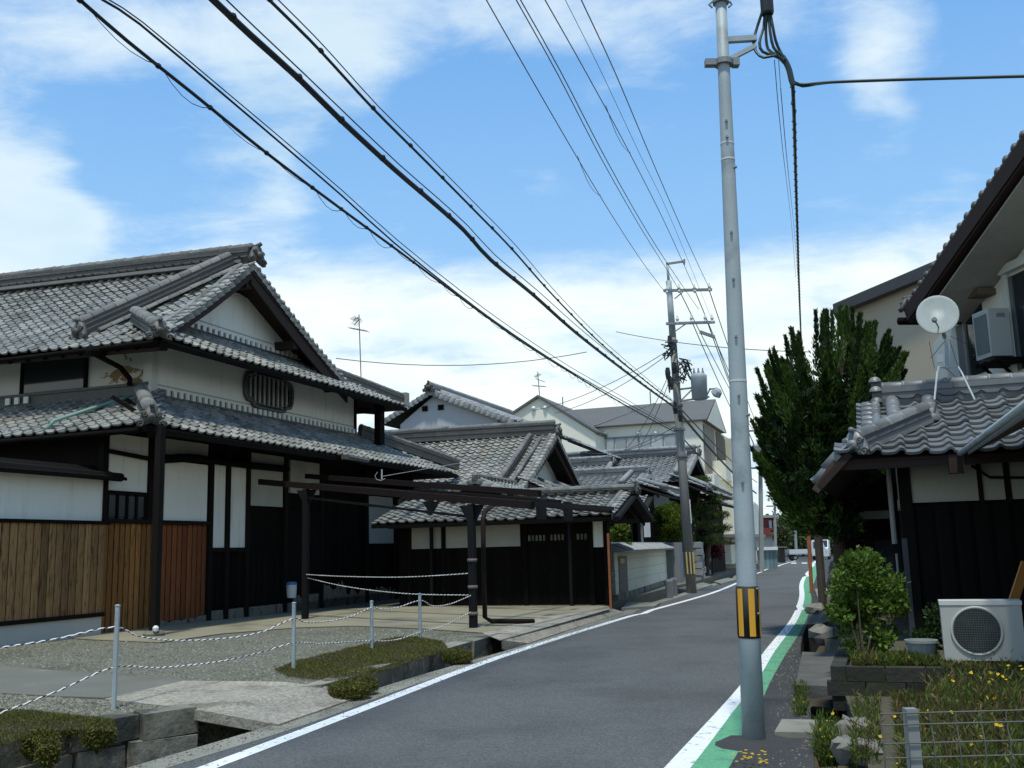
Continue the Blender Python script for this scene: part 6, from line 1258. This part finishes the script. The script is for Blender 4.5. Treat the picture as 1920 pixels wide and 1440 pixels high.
# ground cover: moss beds, weeds, tufts (uncountable: one object each)
def inpoly(x, y, P):
    c = False; j = len(P)-1
    for i in range(len(P)):
        if (P[i][1] > y) != (P[j][1] > y) and x < (P[j][0]-P[i][0])*(y-P[i][1])/(P[j][1]-P[i][1])+P[i][0]: c = not c
        j = i
    return c
from mathutils import noise as mn
def bed(name, pix, z, n, h, mats, hang=None, thick=.05, seed=1):
    P = [gp(x, y, z) for x, y in pix]; xs = [p[0] for p in P]; ys = [p[1] for p in P]; r = random.Random(seed); Ls = [Leaves() for _ in mats]; k = 0
    while k < n:
        x, y = r.uniform(min(xs), max(xs)), r.uniform(min(ys), max(ys))
        if not inpoly(x, y, P): continue
        k += 1; b_ = mn.noise(Vector((x*1.7, y*1.7, seed)))*.5+.5; zz = z+thick*max(0, b_-.2)*r.random()
        d = (rdir(r)*.8+V3(0, 0, 1)).normalized(); Ls[0 if b_+r.uniform(-.25, .25) > .42 else 1].tri(V3(x, y, zz), d, d.cross(rdir(r)).normalized(), h*r.uniform(.5, 1.4)*(.5+b_), h*.2)
    for (x, y, rad, m) in (hang or []):
        c = AT(x, y, G(x, min(y+6, 1439), z-.1).y if False else gp(x, y-10, z)[1]) if False else None
    for L_, m, q in zip(Ls, mats, ('', '_brown')): o = stuff(L_.build(name+q, m)); 
def tuft(L, px, py, z, w, h, n, seed=0):
    r = random.Random(seed+px); c = G(px, py, z)
    for _ in range(int(n*2.2)):
        a = r.uniform(0, 6.28); q = math.sqrt(r.random()); p = c+V3(w*q*math.cos(a), w*q*math.sin(a), 0); t = r.random(); p.z = z+h*(t-.55)*(1-q*.6); d = (rdir(r)+V3(.2, -.5, .1)).normalized(); L.tri(p, d, d.cross(rdir(r)).normalized(), r.uniform(.02, .045), .007)
bed('moss_bed', [(513, 1256), (560, 1240), (640, 1222), (720, 1201), (775, 1196), (832, 1206), (842, 1222), (800, 1232), (700, 1266), (650, 1284), (590, 1275), (540, 1270)], ZY+.02, 52000, .026, (L_MOSS, L_MOSB), thick=.07, seed=2)
bed('moss_strip', [(-120, 1345), (0, 1332), (60, 1333), (120, 1343), (215, 1352), (212, 1372), (130, 1368), (60, 1382), (0, 1400), (-120, 1420)], ZY+.03, 30000, .024, (L_MOSS, L_MOSB), thick=.03, seed=3)
L = Leaves()
for (x, y, w, h, n) in ((655, 1292, .24, .26, 2200), (680, 1284, .18, .24, 1500), (858, 1230, .22, .30, 2000), (640, 1284, .15, .16, 900), (75, 1392, .15, .34, 1300), (90, 1410, .09, .3, 700), (185, 1376, .14, .32, 1200), (120, 1368, .2, .12, 700)): tuft(L, x, y, ZY-.02, w, h, n)
o = L.build('hanging_moss', L_MOSS); stuff(o)
# loose gravel stones on the yard
r = random.Random(5); gm = MB()
Pg = [gp(x, y, ZY) for x, y in ((-60, 1205), (170, 1192), (300, 1207), (560, 1180), (660, 1175), (900, 1190), (930, 1192), (860, 1212), (700, 1262), (600, 1288), (350, 1272), (0, 1246), (-60, 1245))]; Pg2 = [gp(x, y, ZY) for x, y in ((-60, 1300), (110, 1307), (330, 1328), (215, 1350), (60, 1335), (-60, 1335))]
for P, n in ((Pg, 9000), (Pg2, 3500)):
    xs = [p[0] for p in P]; ys = [p[1] for p in P]; k = 0
    while k < n:
        x, y = r.uniform(min(xs), max(xs)), r.uniform(min(ys), max(ys))
        if not inpoly(x, y, P): continue
        k += 1; s = r.uniform(.008, .022)*(1.5 if r.random() < .08 else 1); a = r.uniform(0, 6.28); b4 = len(gm.v)
        for j in range(4): t = a+j*1.571+r.uniform(-.3, .3); gm.v.append((x+s*math.cos(t), y+s*math.sin(t), ZY-.003))
        gm.v.append((x+r.uniform(-.3, .3)*s, y+r.uniform(-.3, .3)*s, ZY+s*r.uniform(.5, .9))); gm.f += [(b4+j, b4+(j+1) % 4, b4+4) for j in range(4)]
stuff(gm.build('gravel_stones', M('gravel_stone', (.165, .16, .122), rough=.95, var=.1, rnd=.62)))
# grit and bits along the road edges
r = random.Random(15); km = MB()
for _ in range(5200):
    k = r.randrange(6, 60); t = r.random(); side = r.random()
    if side < .6: a, b = RL[k], RL[k+1]; off = abs(r.gauss(.0, .22))+.02
    else: a, b = RR[k], RR[k+1]; off = -abs(r.gauss(0, .2))-.02
    x, y = a[0]+(b[0]-a[0])*t+off, a[1]+(b[1]-a[1])*t; s = r.uniform(.004, .013); an = r.uniform(0, 6.28); b4 = len(km.v)
    for j in range(4): q = an+j*1.571+r.uniform(-.3, .3); km.v.append((x+s*math.cos(q), y+s*math.sin(q), .004))
    km.v.append((x, y, .004+s*.7)); km.f += [(b4+j, b4+(j+1) % 4, b4+4) for j in range(4)]
stuff(km.build('kerb_grit', M('grit', (.14, .13, .10), rough=.95, rnd=.6)))
# weeds and yellow flowers on the lower right
r = random.Random(8); LG, LB, LF, LR_ = Leaves(), Leaves(), Leaves(), Leaves()
def weed(x, y, z, h, green):
    L_ = LG if r.random() < green else LB; d = (rdir(r)*.25+V3(0, 0, 1)).normalized(); p = V3(x, y, z); q = p+d*h; sd = d.cross(rdir(r)).normalized(); L_.tri(p, d, sd, h, .005)
    for k in range(r.randint(3, 7)): t = r.uniform(.1, .95); dd = (rdir(r)*.8+d*1.0).normalized(); L_.leaf(p+d*(h*t), dd, dd.cross(rdir(r)).normalized(), r.uniform(.03, .10), r.uniform(.003, .008))
    if r.random() < (.05 if y > 8.3 and mn.noise(Vector((x*.9, y*.9, 9))) > .0 else .008):
        F_ = LF if r.random() < .93 else LR_
        ax = (rdir(r)*.8+V3(-.1, -.6, .7)).normalized(); fa = ax.orthogonal().normalized(); fb2 = ax.cross(fa)
        for k in range(6): dd = (fa*math.cos(k*1.047)+fb2*math.sin(k*1.047)+ax*.25).normalized(); F_.leaf(q, dd, dd.cross(ax).normalized(), r.uniform(.012, .022), .008)
for _ in range(19000):
    y = 3.9+8.0*r.random()**.8; x0 = (1625-960)/F*y+.05; x1 = (1990-960)/F*y; x = r.uniform(x0, x1)
    nz = mn.noise(Vector((x*1.3, y*1.3, 3)))*.5+.5
    if nz < .25: continue
    weed(x, y, .02, (.12+.40*r.random()**1.6)*(.6+.7*nz)*(1.05 if 7.5 < y < 9.6 else .72 if y < 7.5 else .42)*(.3 if x < .40*y and y > 7 else 1), .42+.5*(nz-.5)+(.25 if y < 6 else 0))
for _ in range(2200): # on the lot edge and along the ditch
    k = r.random()
    if k < .6: x = r.uniform(1600, 1760); p = G(x, r.uniform(1243, 1254), .28); weed(p.x, p.y, .28, r.uniform(.03, .13), .75)
    elif k < .8: p = G(r.uniform(1770, 1920), r.uniform(1246, 1256), .3); weed(p.x, p.y, .28, r.uniform(.02, .05), .5)
    elif r.random() < .3: p = G(r.uniform(1490, 1512), r.uniform(1290, 1345), .0); weed(p.x, p.y, .0, r.uniform(.03, .08), .8)
for _ in range(420): p = G(r.uniform(1536, 1572), r.uniform(1392, 1440), -.1); weed(p.x, p.y, -.1, r.uniform(.08, .3), .95)
for _ in range(260): p = G(r.uniform(1600, 1650), r.uniform(1330, 1440), .0); weed(p.x, p.y, .0, r.uniform(.04, .25), .6)
for _ in range(60): p = G(r.uniform(1375, 1440), r.uniform(1415, 1440), .05); [LF.leaf(p+V3(0, 0, .03), Vector((math.cos(k*.9), math.sin(k*.9), .4)).normalized(), Vector((-math.sin(k*.9), math.cos(k*.9), 0)), .016, .008) for k in range(7)] if r.random() < .4 else None
for L_, nm, m in ((LG, 'green_weeds', L_WEED), (LB, 'brown_weeds', L_WEEB), (LF, 'yellow_flowers', FLOW), (LR_, 'red_flowers', FLOR)):
    if L_.f: stuff(L_.build(nm, m))

# ------------------------------------------------------------------ far end of the street
def bpx(x0, x1, ytop, Y, dep, name_root, mat, part='wall', zb=0): a, b = AT(x0, ytop, Y), AT(x1, ytop, Y); return MB().box(a.x, b.x, Y, Y+dep, zb, a.z).build(part, mat, name_root)
c = AT(1438, 1040, 88); rdh = thing('red_clad_building', 'far red and white clad building at the street end, right of the near pole', 'building', (c.x, 88, 0))
bpx(1395, 1457, 1003, 88, 8, rdh, M('off_white_cladding', (.5, .5, .47), rough=.8)); bpx(1395, 1458, 991, 87.6, 8, rdh, REDB, 'red_band', AT(1438, 1005, 88).z); bpx(1395, 1457, 971, 87.9, 7.8, rdh, M('dull_red_cladding', (.22, .06, .05), rough=.8), 'upper_wall', AT(1438, 990, 88).z); bpx(1393, 1460, 967, 87.4, 8.5, rdh, M('grey_eave', (.3, .28, .26)), 'eave', AT(1438, 971, 88).z)
for x0, x1 in ((1441, 1447), (1449, 1455), (1426, 1431)): a, b = AT(x0, 976, 87.8), AT(x1, 990, 87.8); MB().box(a.x, b.x, 87.7, 87.85, b.z, a.z).build('window', GLASSG, rdh)
c = AT(1438, 1058, 64); sf = thing('shutter_fence', 'blue-grey sheet fence with white top rail at the street end, right of the near pole', 'fence', (c.x, 64, 0))
for k in range(5): a, b = AT(1420+k*7.4, 1031, 64), AT(1426.8+k*7.4, 1031, 64); MB().box(a.x, b.x, 64, 64.12, 0, a.z).build('panel', M('blue_grey_sheet', (.14, .21, .225), rough=.6, var=.1, rnd=.2), sf)
a, b = AT(1419, 1026, 63.8), AT(1458, 1026, 63.8); MB().box(a.x, b.x, 63.8, 64.3, a.z-.2, a.z).build('top_rail', WHITE, sf)
for (x, yt, yb, Y, r_, lab) in ((1428, 800, 1075, 58, .15, 'far concrete pole just right of the near pole, carrying small crossarms'), (1455, 905, 1058, 78, .12, 'thinner far pole beside the red and white building'), (1493, 965, 1035, 112, .17, 'farthest pole in front of the green trees')):
    a = AT(x, yb, Y); a.z = 0; t_ = AT(x-3, yt, Y); root = thing('utility_pole', lab, 'utility pole', a, 0, 'utility poles'); MB().tube([a, t_], [r_, r_*.7], 8).build('shaft', M('far_pole_grey', (.26, .27, .26)), root)
    if Y < 100:
        for k in range(3): c = a.lerp(t_, .97-.13*k); MB().box(c.x-.7, c.x+.9, c.y-.2, c.y-.1, c.z-.05, c.z+.05).build('crossarm', STEELD, root)
    if Y == 58: c = AT(1420, 850, Y-.4); MB().lathe([(.25, -.5), (.3, -.4), (.3, .4), (.2, .5)], c, 10).build('transformer', STEELD, root)
# little flatbed truck crossing at the junction, seen from its side, and a white van
tY = 92.0; ta = AT(1477, 1050, tY); trk = thing('flatbed_truck', 'small silver flatbed truck crossing at the far end of the street', 'truck', (ta.x+1.6, tY, 0)); sc_ = 1.0
x0 = ta.x
def Tk(mb, name, mat, parent=None): return mb.build(name, mat, parent or trk)
SILV = M('silver_paint', (.52, .54, .57), rough=.35, var=.02)
Tk(MB().box(x0, x0+2.0, tY-.7, tY+.7, .55, .66).box(x0, x0+2.0, tY-.72, tY-.68, .62, 1.0).box(x0, x0+2.0, tY+.68, tY+.72, .62, 1.0).box(x0, x0+.04, tY-.7, tY+.7, .62, 1.0), 'flatbed', SILV)
Tk(MB().prism([(x0+2.05, tY-.7, .4), (x0+3.3, tY-.7, .4), (x0+3.3, tY-.7, 1.0), (x0+3.05, tY-.7, 1.72), (x0+2.05, tY-.7, 1.75)], (0, 1.4, 0)), 'cab', SILV); Tk(MB().prism([(x0+2.2, tY-.715, 1.05), (x0+3.1, tY-.715, 1.05), (x0+2.95, tY-.715, 1.6), (x0+2.2, tY-.715, 1.6)], (0, .01, 0)), 'side_window', GLASS)
for wx in (.55, 2.75):
    for wy in (-.62, .52): w_ = Tk(MB().lathe([(.27, 0), (.27, .12)], (x0+wx, tY+wy, .27), 14, (0, 1, 0)), 'wheel', BLK); Tk(MB().lathe([(.15, -.01), (.15, .02)], (x0+wx, tY+wy, .27), 10, (0, 1, 0)), 'rim', STEELD, w_)
vY = 95.0; va = AT(1542, 1058, vY); van = thing('white_van', 'white van parked at the right of the far junction, behind the rusty pole', 'van', (va.x, vY, 0), -.35)
vm = RM[van]
def Vn(mb, name, mat, parent=None): return mb.build(name, mat, parent or van, vm)
Vn(MB().prism([(-.72, -1.7, .3), (-.72, 1.7, .3), (-.72, 1.7, 1.75), (-.72, -.9, 1.8), (-.72, -1.5, 1.15), (-.72, -1.72, 1.0)], (1.44, 0, 0)), 'body', WHITE); Vn(MB().prism([(-.65, -.98, 1.76), (.65, -.98, 1.76), (.65, -1.52, 1.16), (-.65, -1.52, 1.16)], (0, -.02, 0)), 'windscreen', GLASS)
Vn(MB().box(-.735, -.72, -.8, .9, 1.1, 1.6), 'side_window', GLASS)
for wx in (-.73, .6):
    for wy in (-1.15, 1.1): w_ = Vn(MB().lathe([(.28, 0), (.28, .14)], (wx, wy, .28), 14, (1, 0, 0)), 'wheel', BLK); Vn(MB().lathe([(.16, -.01), (.16, .15)], (wx, wy, .28), 10, (1, 0, 0)), 'rim', STEELD, w_)
for sx in (-.5, .5): Vn(MB().lathe([(.1, 0), (.09, .03)], (sx, -1.72, .8), 8, (0, -1, 0)), 'headlight', M('lamp_glass', (.6, .6, .55), rough=.2))
# stop line across the junction
for k in range(3): P_ = [G(x, y, .004) for x, y in ((1483+k*20, 1055), (1493+k*20, 1055), (1493.5+k*20, 1056.6), (1483.5+k*20, 1056.6))]; structure(MB().poly([tuple(p) for p in P_]), 'stop_line_dash', WHITEP)
def tree(label, x, yb, yt, Y, w, name='leafy_tree', mat=None):
    a = AT(x, yb, Y); a.z = 0; t_ = AT(x, yt, Y); root = thing(name, label, 'tree', a, 0, 'trees at the end of the street'); L = Leaves(); H_ = t_.z
    for k in range(26): d = rdir(RV_); clump(L, V3(a.x+d.x*w*.5, Y+d.y*w*.5, H_*.62+d.z*H_*.33), w*.3, 60, .55, .2, .9, .2, .3)
    L.build('crown', mat or L_FAR, root); MB().tube([a, V3(a.x, Y, H_*.6)], [.2, .12], 6).build('trunk', BARK, root)
tree('bushy green tree at the far end of the street left of the farthest pole', 1478, 1030, 968, 125, 5); tree('green tree right of the farthest pole above the truck', 1505, 1032, 972, 122, 5.5); tree('taller green tree behind the rusty pole at the street end', 1535, 1030, 975, 118, 5)
c = AT(1466, 1050, 84); dsd = thing('roadside_shed', 'low dark shed with potted plants at the far left of the junction', 'shed', (c.x, 84, 0)); bpx(1461, 1471, 1027, 84, 3, dsd, M('brown_shed', (.045, .035, .03))); bpx(1459, 1476, 1025, 83.5, 4, dsd, ROOFG, 'roof', AT(1466, 1027, 84).z)
L = Leaves(); [clump(L, AT(1466+RV_.uniform(-5, 5), 1006+RV_.uniform(-10, 8), 85.5), .6, 50, .3, .12) for _ in range(12)]; o = L.build('red_flowering_bush', leafmat('olive_leaf', (.07, .08, .03))); tag(o, 'olive bush behind the dark shed at the end of the street', 'bush')
# pale house beyond and a low wooded skyline closing the view
c = AT(1530, 1040, 135); ph = thing('pale_far_house', 'pale far house seen under the conifer at the end of the street', 'house', (c.x, 135, 0)); bpx(1519, 1560, 985, 135, 9, ph, M('pale_blue_wall', (.40, .45, .46), rough=.8)); bpx(1516, 1564, 981, 134.5, 10, ph, ROOFG, 'roof', AT(1530, 985, 135).z)
for x0_ in (1524, 1534): a, b = AT(x0_, 995, 134.9), AT(x0_+6, 1006, 134.9); MB().box(a.x, b.x, 134.85, 134.95, b.z, a.z).build('window', GLASS, ph)
L = Leaves(); rw = random.Random(3)
for k in range(240): x = rw.uniform(-60, 260); h_ = rw.uniform(2, 4.5); clump(L, V3(x, 205+rw.uniform(-14, 14), h_), rw.uniform(2, 3.4), 34, 1.7, .7, .8, .2, .3)
o = stuff(L.build('far_wood', L_FAR))
flush_tiles()
